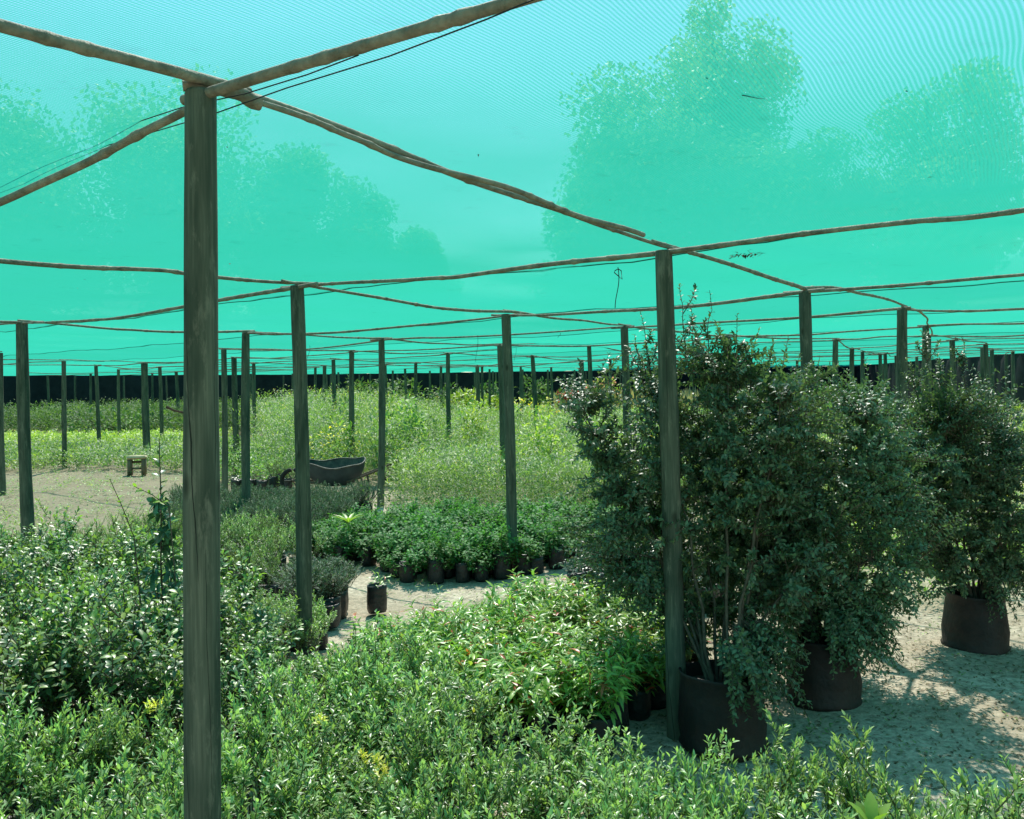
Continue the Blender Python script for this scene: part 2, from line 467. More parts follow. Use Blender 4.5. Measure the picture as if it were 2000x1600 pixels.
L_REDF = leaf_mat("red_petal", [(0, (.5, .05, .03)), (1, (.7, .12, .08))], rough=.6, trans=.3, tcol=(1.2, 1, 1))
L_YELF = leaf_mat("yellow_petal", [(0, (.65, .52, .03)), (1, (.8, .7, .12))], rough=.6, trans=.35, tcol=(1.2, 1.1, 1))
L_PURP = leaf_mat("dark_seedling_leaf", [(0, (.02, .03, .018)), (.7, (.035, .05, .025)), (1, (.15, .16, .12))], rough=.35, trans=.15, spec=.6)
L_FAR = leaf_mat("tall_tree_leaf", [(0, (.17, .24, .15)), (1, (.23, .31, .20))], rough=.6, trans=.2)  # paler than real foliage: haze over the distant crowns is put into the colour
M_BARK = plain("grey_bark", (.09, .075, .055), .9, (.16, .135, .10), 5, .7)

# ------------------------------------------------------------------ ground
gx = np.concatenate([[-400, -120, -60], np.arange(-30, 30.01, .3), [60, 120, 400]])
gy = np.concatenate([[-300, -60, -20], np.arange(-6, 60.01, .3), [90, 200, 500]])
GX, GY = np.meshgrid(gx, gy, indexing='ij')


def gz(x, y):
    return .018 * (np.sin(x * 1.7 + y * .9) + np.sin(x * .8 - y * 1.3 + 1) + .6 * np.sin(x * 4.1 + 2) * np.sin(y * 3.7))


GZ = gz(GX, GY)
V = np.stack([GX, GY, GZ], -1).reshape(-1, 3)
nx, ny = GX.shape
i, j = np.meshgrid(np.arange(nx - 1), np.arange(ny - 1), indexing='ij')
Q = np.stack([i * ny + j, (i + 1) * ny + j, (i + 1) * ny + j + 1, i * ny + j + 1], -1).reshape(-1, 4)
props(link('ground', mesh('ground', V, Q, M_SAND)), kind='structure')

# ------------------------------------------------------------------ the post lattice
H0 = 2.25
D1 = np.array([1.37, 2.2])
OV = {}  # (i, j): (px, py of the post top, height, px of the foot or None, radius)
OV[(0, 0)] = (392, 185, 2.29, 399, .0385)
FIX = {(0, -1): (1.40, .50)}
SKIP = {(2, 3), (3, 4)}
OV[(1, 0)] = (1296, 492, 2.25, 1323, .043)
OV[(2, 0)] = (1572, 572, 2.25, 1598, .044)
OV[(3, 0)] = (1762, 605, 2.25, 1765, .048)
OV[(1, 1)] = (580, 560, 2.25, 595, .043)
OV[(2, 1)] = (988, 615, 2.25, 1001, .046)
OV[(3, 1)] = (1219, 640, 2.25, 1224, .045)
OV[(2, 2)] = (480, 652, 2.25, 482, .046)
OV[(3, 2)] = (745, 665, 2.25, 743, .044)
OV[(4, 2)] = (976, 675, 2.25, 982, .046)
OV[(5, 2)] = (1150, 668, 2.45, 1156, .045)
OV[(3, 3)] = (437, 683, 2.25, 439, .046)
OV[(4, 3)] = (687, 688, 2.25, 690, .05)
OV[(5, 3)] = (875, 692, 2.25, 880, .046)
OV[(6, 3)] = (1040, 697, 2.25, 1050, .05)
OV[(7, 3)] = (1136, 705, 2.25, 1140, .06)
OV[(4, 4)] = (457, 700, 2.25, 462, .06)
OV[(5, 4)] = (651, 703, 2.25, 655, .05)
OV[(6, 4)] = (812, 710, 2.25, 813, .05)
OV[(7, 4)] = (932, 715, 2.25, 934, .07)
OV[(4, 5)] = (282, 710, 2.25, 288, .08)
OV[(6, 5)] = (634, 715, 2.25, 636, .06)
OV[(5, 6)] = (312, 718, 2.25, 316, .05)
OV[(6, 7)] = (344, 727, 2.25, 349, .06)
OV[(6, 8)] = (231, 733, 2.25, 232, .06)
OV[(5, 1)] = (1632, 665, 2.25, 1636, .045)
OV[(6, 1)] = (1664, 682, 2.25, 1668, .05)
OV[(7, 1)] = (1719, 693, 2.25, 1721, .05)

WALL = [(-70, 14), (-26, 38), (-20, 44), (-12, 53), (4, 56), (20, 53), (17.4, 38), (15.5, 20), (14.5, 6), (14.5, -7)]


def lattice(i, j):
    if j <= 1:
        p = np.array([.71, 4.18]) + (i - 1) * D1 + (j * np.array([-2.0, 1.5]) if j >= 0 else j * np.array([-1.9, 1.75]))
    else:
        p = np.array([-2.97, 10.15]) + (i - 2) * D1 + (j - 2) * np.array([-2.6, 2.1])
    return p


def inside(x, y):
    pts = WALL + [(-70, -7)]
    c = False
    for k in range(len(pts)):
        x1, y1 = pts[k]; x2, y2 = pts[k - 1]
        if (y1 > y) != (y2 > y) and x < (x2 - x1) * (y - y1) / (y2 - y1) + x1: c = not c
    return c


NODES = {}
for i in range(-6, 27):
    for j in range(-9, 14):
        if (i, j) in SKIP: continue
        if (i, j) in OV:
            px, py, h, fx, r = OV[(i, j)]
            x, y = at(px, py, h)
            g = at_depth(fx, CY + EYE * F_PX / y, y)
            NODES[(i, j)] = dict(top=(x, y, h), foot=(g[0], y), r=r, seen=True)
        else:
            p = np.array(FIX[(i, j)]) if (i, j) in FIX else lattice(i, j) + R.uniform(-.18, .18, 2) * (1 if j != 0 or i > 3 else .2)
            x, y = p
            if y < -3.2 or not inside(x, y) or not inside(x + .8, y + .8): continue
            if abs(x) > .62 * y + 4.5: continue
            if y > 24 and R.rand() < .25: continue
            NODES[(i, j)] = dict(top=(x, y, H0 + R.uniform(-.03, .015)), foot=(x + R.uniform(-.06, .06), y + R.uniform(-.05, .05)), r=R.uniform(.04, .055), seen=False)
# nothing stands between the camera and the first post
for k in [k for k, n in NODES.items() if not n['seen'] and k not in FIX and math.hypot(n['top'][0], n['top'][1]) < .75]:
    NODES[k]['foot'] = (NODES[k]['foot'][0] + .5, NODES[k]['foot'][1] - .5)
    NODES[k]['top'] = (NODES[k]['top'][0] + .5, NODES[k]['top'][1] - .5, NODES[k]['top'][2])


def post_mesh(h, lean, r, seed, segs=20, sides=20):
    rs = np.random.RandomState(seed)
    z = np.linspace(-.15, h, segs)
    t = np.clip(z / h, 0, 1)
    bow = rs.uniform(-.022, .022, 2)
    cx = lean[0] * t + bow[0] * np.sin(t * 3.1)
    cy = lean[1] * t + bow[1] * np.sin(t * 3.1)
    rad = r * (1.10 - .17 * t) * (1 + .03 * np.sin(z * 4 + rs.rand() * 6) + .018 * np.sin(z * 11 + rs.rand() * 6)) * (1 + sum(.08 * np.exp(-((z - kz) / .03) ** 2) for kz in rs.uniform(.2, 2.1, 2)))
    a = np.arange(sides + 1) * 2 * np.pi / sides
    ov = 1 + .03 * np.sin(2 * a + rs.rand() * 6)
    V = np.stack([cx[:, None] + rad[:, None] * ov * np.cos(a), cy[:, None] + rad[:, None] * ov * np.sin(a), np.repeat(z[:, None], sides + 1, 1)], -1).reshape(-1, 3)
    uvv = np.stack([np.repeat((a / (2 * np.pi))[None], segs, 0), np.repeat(z[:, None], sides + 1, 1)], -1).reshape(-1, 2)
    n = sides + 1
    i, j = np.meshgrid(np.arange(segs - 1), np.arange(sides), indexing='ij')
    Q = np.stack([i * n + j, i * n + j + 1, (i + 1) * n + j + 1, (i + 1) * n + j], -1).reshape(-1, 4)
    # slightly domed sawn top
    b = len(V)
    k = (segs - 1) * n
    V2 = V[k:k + n] * 1.0
    c = V2[:-1].mean(0)
    V2 = c + (V2 - c) * .93 + np.array([0, 0, .006])
    V3 = c + (V2 - c) * .05 + np.array([0, 0, .008])
    V = np.concatenate([V, V2, V3])
    uvv = np.concatenate([uvv, uvv[k:k + n], uvv[k:k + n]])
    jj = np.arange(sides)
    Q = np.concatenate([Q, np.stack([k + jj, k + jj + 1, b + jj + 1, b + jj], -1), np.stack([b + jj, b + jj + 1, b + n + jj + 1, b + n + jj], -1)])
    return mesh('post', V, Q, M_POST, uv=uvv)


NEAR_LABEL = {
    (0, 0): 'thick grey-green wooden post nearest the camera, with long drying crack and a twig stub',
    (1, 0): 'wooden post standing against the dark drum and the big potted shrub',
    (2, 0): 'wooden post rising behind the top of the big potted shrub',
    (3, 0): 'wooden post behind the dark shrub at the right edge',
    (1, 1): 'cracked wooden post just left of the wheelbarrow, foot among light shrubs',
    (2, 1): 'pale wooden post standing at the front of the dark glossy plants',
    (3, 1): 'wooden post half hidden by the left flank of the big potted shrub',
    (2, 2): 'slim wooden post with its foot among dark bags left of the grey bushes',
    (3, 2): 'wooden post crossed by the wheelbarrow handles',
    (4, 2): 'thin wooden post almost hidden behind the pale middle post',
    (5, 2): 'tall wooden post with climbing leaves round its top',
    (3, 3): 'wooden post standing on bare sand just right of the nearest post',
    (4, 3): 'wooden post in the weeds directly behind the wheelbarrow',
    (5, 3): 'wooden post in flowering weeds left of the pale middle post',
    (6, 3): 'leaning wooden post in the weeds right of the pale middle post',
    (4, 5): 'wooden post standing behind the cream stool',
    (5, 1): 'wooden post above the shrub top, first of the far right row',
    (6, 1): 'wooden post above the shrub top, second of the far right row',
    (7, 1): 'wooden post before the dark cloth wall at right, beyond yellow weeds',
    (4, 4): 'wooden post seen between the nearest post and the slim one on its right',
    (5, 4): 'wooden post in tall weeds straight above the wheelbarrow tray',
}
far_proto = []
for k in range(5):
    far_proto.append(post_mesh(H0, (R.uniform(-.05, .05), R.uniform(-.05, .05)), .047, 60 + k, 9, 10))
for (i, j), n in sorted(NODES.items(), key=lambda kv: kv[1]['top'][1]):
    tx, ty, h = n['top']
    fx, fy = n['foot']
    if n['seen'] or ty < 14:
        o = link('wooden_post', post_mesh(h, (tx - fx, ty - fy), n['r'], 100 + i * 31 + j))
        o.location = (fx, fy, 0)
    else:
        o = link('wooden_post', far_proto[(i * 3 + j) % 5])
        o.location = (fx, fy, 0)
        o.rotation_euler = (0, 0, 0)
        n['top'] = (tx, ty, H0)
        far_me = far_proto[(i * 3 + j) % 5]
    lab = NEAR_LABEL.get((i, j))
    if not lab:
        lab = 'slender wooden post far back under the net, foot lost in the weeds' if ty > 14 else 'wooden post of the shade house outside the middle of the view'
        if ty > 14 and tx / ty < -.25: lab = 'slender wooden post far left, before the dark cloth wall'
    props(o, lab, 'post', 'wooden posts holding up the shade net')
    n['obj'] = o
    o['crack_turn'] = 0.0 if (i, j) == (0, 0) else ((i * 13 + j * 29) % 17) / 17 * .3
    if (i, j) == (0, 0):
        p0 = at_depth(366, 808, ty - .01); p1 = at_depth(340, 802, ty - .03); p2 = at_depth(325, 795, ty - .04)
        V, Q = tubes([np.array([p0, p1, p2]) - np.array([fx, fy, 0])], [np.array([.0028, .0026, .0034])], 6)
        link('twig_stub', mesh('twig_stub', V, Q, M_TWIG), o)

# ------------------------------------------------------------------ roof poles (bare saplings laid from post to post)


def pole_path(a, b, over, bow, side, seed, n=30):
    rs = np.random.RandomState(seed)
    a = np.array(a, float); b = np.array(b, float)
    d = b - a
    L = np.linalg.norm(d)
    u = d / L
    a2 = a - u * over[0]; b2 = b + u * over[1]
    t = np.linspace(0, 1, n)
    P = a2 + (b2 - a2) * t[:, None]
    lat = np.array([-u[1], u[0], 0])
    P += lat * (side * np.sin(t * np.pi))[:, None]
    P[:, 2] += bow * np.sin(t * np.pi)
    f = rs.uniform(2, 5, 3); ph = rs.rand(3) * 6
    P[:, 2] += .006 * np.sin(t * f[0] * 3 + ph[0])
    P += lat * (.008 * np.sin(t * f[1] * 3 + ph[2]))[:, None]
    return P


def pole_mesh(a, b, r, over, bow, side, seed, n=60, sides=10):
    rs = np.random.RandomState(seed + 999)
    P = pole_path(a, b, over, bow, side, seed, n)
    t = np.linspace(0, 1, n)
    sm = np.hanning(max(5, n // 9)); sm /= sm.sum()
    rad = r * (1.2 - .4 * t if rs.rand() < .5 else .8 + .4 * t)
    for kx in rs.uniform(.03, .97, 12):   # swollen nodes where side branches were cut
        rad = rad * (1 + rs.uniform(.1, .28) * np.exp(-((t - kx) / .0055) ** 2))
    kk = np.sort(rs.rand(7)); kv = rs.normal(0, .0035, (7, 3))
    kinks = np.stack([np.interp(t, kk, kv[:, c]) for c in range(3)], -1)
    kinks -= kinks[0] + (kinks[-1] - kinks[0]) * t[:, None]
    pad = len(sm) // 2
    kinks = np.stack([np.convolve(np.pad(kinks[:, c], pad, mode='edge'), sm, 'same')[pad:pad + n] for c in range(3)], -1)
    P = P + kinks
    V, Q = tubes([P], [rad], sides)
    # sawn end discs
    parts = [(V, Q, 0)]
    for e in (0, n - 1):
        ring = V[e * sides:(e + 1) * sides]
        c = ring.mean(0)
        inner = c + (ring - c) * .05
        VV = np.concatenate([ring, inner])
        jj = np.arange(sides); j2 = (jj + 1) % sides
        parts.append((VV, np.stack([jj, j2, sides + j2, sides + jj], -1), 0))
    V, Q, mi = join(parts)
    return mesh('roof_pole', V, Q, M_POLE)


BOW = {((0, 0), (0, 1)): (-.06, -.05), ((-1, 0), (0, 0)): (-.03, .0), ((0, -1), (0, 0)): (-.01, .02), ((0, 0), (1, 0)): (.0, .03), ((1, 0), (2, 0)): (.0, .0), ((2, 0), (3, 0)): (.05, .0), ((2, 1), (2, 2)): (-.07, .1), ((1, 1), (1, 0)): (-.03, 0),
       ((1, 1), (1, 2)): (-.06, .06), ((1, 1), (2, 1)): (-.04, 0), ((2, 1), (3, 1)): (0, .05)}
POLE_LABEL = {
    ((0, 0), (1, 0)): 'long bare sapling pole from nearest post down to the post by the drum',
    ((0, -1), (0, 0)): 'knotted bare pole rising from nearest post to the top edge',
    ((-1, 0), (0, 0)): 'bare pole coming in from upper left onto the nearest post',
    ((0, 0), (0, 1)): 'bent bare pole going down left from top of the nearest post',
    ((1, 0), (1, 1)): 'gently sagging pole between the two posts either side of the middle',
    ((1, -1), (1, 0)): 'pole running from post by the drum to the right edge',
    ((1, 0), (2, 0)): 'straight pole from drum post back to the post over the shrub',
    ((2, 0), (3, 0)): 'humped pole between the two posts above the right shrubs',
    ((2, -1), (2, 0)): 'pole from post over the shrub to the right edge',
    ((2, 0), (2, 1)): 'pole passing behind the drum post to the pale middle post',
    ((1, 1), (2, 1)): 'drooping pole from the post left of the wheelbarrow to the pale post',
    ((1, 1), (1, 2)): 'drooping pole going left behind the nearest post',
    ((0, 1), (1, 1)): 'pole from left edge onto the post beside the wheelbarrow',
    ((2, 1), (2, 2)): 'curved pole sagging left from top of the pale middle post',
    ((2, 1), (3, 1)): 'pole from pale middle post to the post beside the shrub',
}
seedc = 0
edges = []
for (i, j), n in NODES.items():
    for k2 in ((i + 1, j), (i, j + 1)):
        if k2 in NODES: edges.append(((i, j), k2))
edges.sort(key=lambda e: NODES[e[0]]['top'][1] + NODES[e[1]]['top'][1])
npole = 0
for a, b in edges:
    A, B = NODES[a]['top'], NODES[b]['top']
    ym = (A[1] + B[1]) / 2
    if ym > 36: continue
    seedc += 1
    rs = np.random.RandomState(seedc * 7 + 3)
    bow, side = BOW.get((a, b), BOW.get((b, a), (rs.uniform(-.07, .02), rs.uniform(-.07, .07))))
    d1dir = a[1] == b[1]
    dz = .012 if d1dir else .0
    r = rs.uniform(.0098, .0122)
    if (a, b) in (((0, 0), (1, 0)),): r = .0095
    A3 = (A[0], A[1], A[2] + dz + .006); B3 = (B[0], B[1], B[2] + dz + .006)
    if d1dir:
        A3 = (A3[0] + .015, A3[1] + .0, A3[2] + .01); B3 = (B3[0] + .015, B3[1], B3[2] + .01)
    if (a, b) == ((0, 0), (0, 1)): A3 = (A3[0] - .03, A3[1], A3[2] - .035)
    me = pole_mesh(A3, B3, r, (rs.uniform(.05, .2), rs.uniform(.05, .2)) if (a, b) != ((0, 0), (0, 1)) else (.0, .1), bow, side, seedc, 170 if ym < 12 else 20, 10 if ym < 12 else 6)
    o = link('roof_pole', me)
    lab = POLE_LABEL.get((a, b)) or ('thin bare pole of the far roof grid, under the teal net' if ym > 8 else 'bare pole of the roof grid at the edge of the view')
    props(o, lab, 'pole', 'bare poles laid from post to post')
    npole += 1
# the second pole lying beside the long one
A, B = NODES[(0, 0)]['top'], NODES[(1, 0)]['top']
t0, t1 = .05, .86
a3 = [A[k] + (B[k] - A[k]) * t0 for k in range(3)]; b3 = [A[k] + (B[k] - A[k]) * t1 for k in range(3)]
a3 = (a3[0] + .02, a3[1] + .02, a3[2] + .018); b3 = (b3[0] + .05, b3[1] + .0, b3[2] + .02)
props(link('roof_pole', pole_mesh(a3, b3, .009, (0, 0), .0, .0, 77, 150)), 'thinner second pole lying alongside the long pole from nearest post', 'pole', 'bare poles laid from post to post')
A = NODES[(0, 0)]['top']
sp = pole_mesh((A[0] - .03, A[1] - .02, A[2] + .02), (A[0] + .10, A[1] + .12, A[2] + .025), .015, (0, 0), 0, 0, 78, 12)
props(link('pole_offcut', sp), 'short pole offcut nailed on top of the nearest post', 'pole')

# wires under the poles beside the nearest post
for pts, lab in ((((-120, 372, 3.6), (60, 322, 3.1), (225, 280, 2.55), (360, 240, 2.15), (422, 221, 2.02), (560, 172, 1.82), (760, 110, 1.64), (950, 38, 1.50), (1100, -25, 1.38)), 'thin dark wire running below the knotted pole from the nearest post'),
                 (((-120, 372, 3.7), (40, 318, 3.05), (200, 261, 2.6), (355, 210, 2.16), (480, 183, 1.95), (600, 146, 1.8), (700, 108, 1.68)), 'thin dark wire hugging the underside of the knotted pole')):
    P = np.array([at_depth(*p) for p in pts])
    V, Q = tubes([P], [np.full(len(P), .0014)], 6)
    props(link('wire', mesh('wire', V, Q, M_WIRE)), lab, 'wire')

# ------------------------------------------------------------------ shade net
NZ = 2.35


def netz(x, y):
    return NZ + .012 * np.sin(x * 1.9 + y * .7) + .01 * np.sin(y * 2.3 - x * 1.1) + .008 * np.sin(x * 5.3 + 1) * np.sin(y * 4.1)


sx_, sy_ = at(1805, 447, 2.31); tx_, ty_ = at(425, 605, 2.31)
sd_dir = np.array([tx_ - sx_, ty_ - sy_]); sd_dir /= np.linalg.norm(sd_dir)
perp = np.array([-sd_dir[1], sd_dir[0]])
if perp[1] < 0: perp = -perp
nxs = np.arange(-46, 22.01, .2); nys = np.arange(-6.5, 58, .2)
NX, NY = np.meshgrid(nxs, nys, indexing='ij')
NZZ = netz(NX, NY)
# folds that fan out from the near right corner and a droop between poles
ang = np.arctan2(NY - 4.2, NX - .7)
rr = np.hypot(NX - .7, NY - 4.2)
NZZ += .02 * np.sin(ang * 9) * np.exp(-((rr - 2) / 1.6) ** 2) * (NX > .2)
V = np.stack([NX, NY, NZZ], -1).reshape(-1, 3)
nx, ny = NX.shape
i, j = np.meshgrid(np.arange(nx - 1), np.arange(ny - 1), indexing='ij')
Q = np.stack([i * ny + j, (i + 1) * ny + j, (i + 1) * ny + j + 1, i * ny + j + 1], -1)
cx, cy = nxs[:-1][:, None] + .1, nys[:-1][None] + .1
keep = np.zeros(Q.shape[:2], bool)
pts = WALL + [(-70, -7)]
c = np.zeros(Q.shape[:2], bool)
CXX, CYY = np.broadcast_to(cx, c.shape), np.broadcast_to(cy, c.shape)
for k in range(len(pts)):
    x1, y1 = pts[k]; x2, y2 = pts[k - 1]
    if y1 == y2: continue
    hit = ((y1 > CYY) != (y2 > CYY)) & (CXX < (x2 - x1) * (CYY - y1) / (y2 - y1) + x1)
    c ^= hit
Q = Q[c]
me = mesh('shade_net', V, Q, M_NET)
net = props(link('shade_net', me), 'teal knitted shade net stretched flat over the whole nursery', 'shade net')
s0 = np.array([sx_, sy_])
ks = 0
for k in range(0, 10):
    base = s0 + perp * (k * 3.1)
    t = np.linspace(-9 - k * 2, 16 + k * 3, 160)
    P = base + sd_dir * t[:, None]
    m_ = np.array([inside(*p) for p in P])
    P = P[m_]
    if len(P) < 5: continue
    z = netz(P[:, 0], P[:, 1]) - .008 + .003 * np.sin(t[m_] * 23)
    P3 = np.column_stack([P + perp * (.008 * np.sin(t[m_] * 9))[:, None], z])
    V, Q = tubes([P3], [np.full(len(P3), .0032 if k == 0 else .004)], 5)
    link('seam', mesh('seam', V, Q, M_CORD), net)
    nn = np.array([perp[0], perp[1], 0]); w_s = .03 + .012 * np.sin(t[m_] * 3.1)[:, None]
    Vs = np.concatenate([P3 + nn * w_s + [0, 0, .002], P3 - nn * w_s + [0, 0, .002]]); m = len(P3); q = np.arange(m - 1)
    link('overlap', mesh('overlap', Vs, np.stack([q, q + 1, m + q + 1, m + q], -1), M_NET), net)

# dead leaves and bits lying on the net, a fallen twig, a clump on the seam
bits = []
for k in range(46):
    x = R.uniform(-3, 4); y = R.uniform(1.2, 7.5)
    if abs(x) > .6 * y: continue
    a = R.rand() * 6.28
    L = R.uniform(.008, .022)
    V, Q = leaves(np.zeros((1, 3)), np.array([[math.cos(a), math.sin(a), .1]]), np.array([[0, 0, 1.]]), L, L * R.uniform(.2, .5), R.uniform(-.5, .5), .3, LANCE)
    o = link('dead_leaf', mesh('dead_leaf', V, Q, M_DEBRIS))
    o.location = (x, y, float(netz(x, y)) - .008)
    props(o, 'tiny dead leaf caught on the teal net', 'dead leaf', 'bits of dead leaf lying on the net')
x, y = at(1470, 172, NZ)
P = np.array([[-.028, -.012, 0], [-.01, -.003, .002], [.015, .006, 0], [.036, .014, .004]])
V, Q = tubes([P], [np.array([.0035, .0032, .0025, .001])], 6)
o = link('fallen_twig', mesh('fallen_twig', V, Q, M_TWIG)); o.location = (x, y, float(netz(x, y)) - .012)
props(o, 'short pale-edged stick lying on the net at upper right', 'twig')
x, y = at(1458, 492, NZ)
n = 40
P = np.column_stack([R.normal(0, .05, n), R.normal(0, .012, n), R.normal(0, .004, n)]); D = R.normal(0, 1, (n, 3)) * [1, .4, .2]
V, Q = leaves(P, D, np.tile([0, 0, 1.], (n, 1)), .035, .012, .2, .2, LANCE)
o = link('leaf_clump', mesh('leaf_clump', V, Q, M_DEBRIS)); o.location = (x, y, float(netz(x, y)) - .015); o.rotation_euler = (0, 0, -.35)
props(o, 'dark clump of dead leaves lodged on the net seam', 'leaf clump')


def hang(px, py0, py1, y, lab, knot=True, r=.0022):
    a = at_depth(px, py0, y); b = at_depth(px - 3, py1, y)
    a.z = min(a.z, NZ)
    t = np.linspace(0, 1, 12)[:, None]
    P = np.array(a) * (1 - t) + np.array(b) * t
    P[:, 0] += .008 * np.sin(t[:, 0] * 5)
    paths = [P]; rad = [np.full(12, r)]
    if knot:
        for s in (-1, 1):
            paths.append(np.array([P[0] + [0, 0, -.01], P[0] + [s * .018, 0, -.02], P[0] + [s * .022, 0, -.05 - .02 * s], P[1] + [0, 0, -.03]])); rad.append(np.full(4, r * 1.2))
    V, Q = tubes(paths, rad, 6)
    props(link('hanging_string', mesh('hanging_string', V, Q, M_WIRE)), lab, 'string', 'strings hanging from the net')


hang(1207, 522, 602, 5.2, 'knotted dark string hanging from the net between drum post and pale post', True, .0026)
hang(933, 655, 707, 10.5, 'thin straight string hanging behind the pale middle post on its left', False)
hang(1008, 678, 705, 13.5, 'short string hanging just right of the pale middle post', False)
hang(605, 675, 700, 11, 'short string hanging just right of post beside the wheelbarrow', False)
hang(1094, 650, 660, 9.5, 'tiny bit of string hanging from pole near the shrub post', False)

# ------------------------------------------------------------------ dark cloth walls round the shade house
wseg = [((-70, 14), (-26, 38)), ((-26, 38), (-20, 44)), ((-20, 44), (-12, 53)), ((-12, 53), (4, 56)), ((4, 56), (20, 53)), ((20, 53), (17.4, 38)), ((17.4, 38), (15.5, 20)), ((15.5, 20), (14.5, 6)), ((14.5, 6), (14.5, -7))]
wl = ['dark cloth side wall beyond the left edge', 'dark navy cloth wall at far left', 'dark navy cloth wall behind the left posts', 'dark cloth end wall behind the tall weeds, left of middle',
      'dark cloth end wall right of middle, behind the straw grass', 'dark cloth wall piece in the far right corner', 'dark cloth side wall seen above right weeds', 'dark cloth side wall near the right edge', 'dark cloth side wall beyond the right edge']
for (a, b), lab in zip(wseg, wl):
    a = np.array(a, float); b = np.array(b, float)
    L = np.linalg.norm(b - a); u = (b - a) / L; nn = np.array([-u[1], u[0]])
    n = int(L / .25)
    t = np.linspace(-.3, L + .3, n)
    rows = [-.02, .5, 1.1, 1.7, 2.15, 2.352]
    V = []
    for ri, z in enumerate(rows):
        off = .05 * np.sin(t * 2.2 + ri * .5) + .03 * np.sin(t * 6.1 - ri) + .02
        p = a + u * t[:, None] + nn * off[:, None]
        V.append(np.column_stack([p, z + (.02 * np.sin(t * 1.1) if ri == 5 else 0) + np.zeros(n)]))
    V = np.concatenate(V)
    i, j = np.meshgrid(np.arange(len(rows) - 1), np.arange(n - 1), indexing='ij')
    Q = np.stack([i * n + j, i * n + j + 1, (i + 1) * n + j + 1, (i + 1) * n + j], -1).reshape(-1, 4)
    w = props(link('cloth_wall', mesh('cloth_wall', V, Q, M_DARKNET)), lab, 'cloth wall', 'dark cloth walls round the nursery')
    P = V[-n:] + np.array([0, 0, .0]); P = P - np.append(nn, 0) * .0
    V2, Q2 = tubes([P], [np.full(n, .018)], 6)
    link('hem', mesh('hem', V2, Q2, M_HEM), w)

# ------------------------------------------------------------------ plants


def perp_frame(t):
    ref = np.where(np.abs(t[:, 2:3]) > .85, np.array([[1., 0, 0]]), np.array([[0, 0, 1.]]))
    a = unit(np.cross(t, ref)); return a, np.cross(t, a)


def leafy(paths, per, t0, L, Wd, ang=55, curl=.25, fold=.3, shape=SMALL, rs=None, lj=.25, tipsmall=.35, pair=True, upbias=.6, droop=0.0):
    """leaves set along stems; returns V, Q, tip attribute"""
    Ps, Ds, Us, Ls, Ts = [], [], [], [], []
    for p in paths:
        k = len(p)
        n = per
        t = t0 + (1 - t0) * (np.arange(n) + rs.rand(n) * .5) / n
        t = np.clip(t, 0, .999)
        f = t * (k - 1); i0 = f.astype(int); fr = (f - i0)[:, None]
        pos = p[i0] * (1 - fr) + p[i0 + 1] * fr
        tan = unit(p[i0 + 1] - p[i0])
        a, b = perp_frame(tan)
        ph = np.arange(n) * (math.pi if pair else 2.4) + (np.arange(n) // 2) * 1.571 * (1 if pair else 0) + rs.rand() * 6 + rs.normal(0, .35, n)
        rad = a * np.cos(ph)[:, None] + b * np.sin(ph)[:, None]
        an = np.radians(ang * (1.15 - .55 * t ** 2) + rs.normal(0, 10, n))[:, None]
        d = tan * np.cos(an) + rad * np.sin(an)
        d[:, 2] += rs.normal(0, .12, n) - droop
        up = unit(tan * .6 + np.array([0, 0, upbias]) + rs.normal(0, .2, (n, 3)) - rad * .1)
        Ps.append(pos); Ds.append(d); Us.append(up)
        Ls.append(L * (1 - tipsmall * np.abs(t - .55) * 1.6) * rs.uniform(1 - lj, 1 + lj, n)); Ts.append(t)
    P, D, U = map(np.concatenate, (Ps, Ds, Us)); Ls = np.concatenate(Ls); T = np.concatenate(Ts)
    V, Q = leaves(P, D, U, Ls, Ls * Wd, curl * rs.uniform(.2, 1.6, len(P)), fold, shape)
    return V, Q, np.repeat(T, len(shape) * 3)


def fan_paths(n, h, spread, rs, k=6, base_r=.03, z0=0.0, arch=.25, hj=.2, twigs=0, twl=.12):
    paths, main = [], []
    for q in range(n):
        a = rs.rand() * 6.283
        rr = math.sqrt(rs.rand())
        hh = h * rs.uniform(1 - hj, 1 + hj * .4) * (1 - .32 * rr * rr)
        b = np.array([math.cos(a), math.sin(a)]) * rs.rand() * base_r
        e = b + np.array([math.cos(a), math.sin(a)]) * rr * spread + rs.normal(0, .02 * spread, 2)
        t = np.linspace(0, 1, k)
        xy = b + (e - b) * (t ** (1 - arch * .6))[:, None]
        z = z0 + (hh - z0 * 0) * (t ** (1 + arch * rr * .3)) * 1.0
        p = np.column_stack([xy, z]) + np.concatenate([np.zeros((1, 3)), rs.normal(0, .012 * h, (k - 1, 3))])
        paths.append(p); main.append(p)
        for w in range(twigs):
            tt = rs.uniform(.35, .9); f = tt * (k - 1); i0 = int(f)
            s = p[i0] + (p[i0 + 1] - p[i0]) * (f - i0)
            an = rs.rand() * 6.283
            l = twl * rs.uniform(.6, 1.2)
            d = np.array([math.cos(an) * .65, math.sin(an) * .65, .75])
            m = s + d * l * .5; e3 = s + d * l + np.array([0, 0, l * .2])
            paths.append(np.array([s, m, e3]))
    return paths, main


BAG_PROTO = []
for k in range(3):
    prof = [(.01, .003), (.062, .0), (.07, .02), (.073, .09), (.070, .16), (.072, .195), (.068, .20), (.063, .185), (.06, .17), (.004, .172)]
    V, Q = rings(prof, 18, .035, k)
    mi = [1 if q // 18 >= 8 else 0 for q in range(len(Q))]
    V = V * [1 + .06 * math.sin(k * 2), 1, 1]
    BAG_PROTO.append(mesh('grow_bag', V, Q, [M_BAG, M_SOIL], mi))


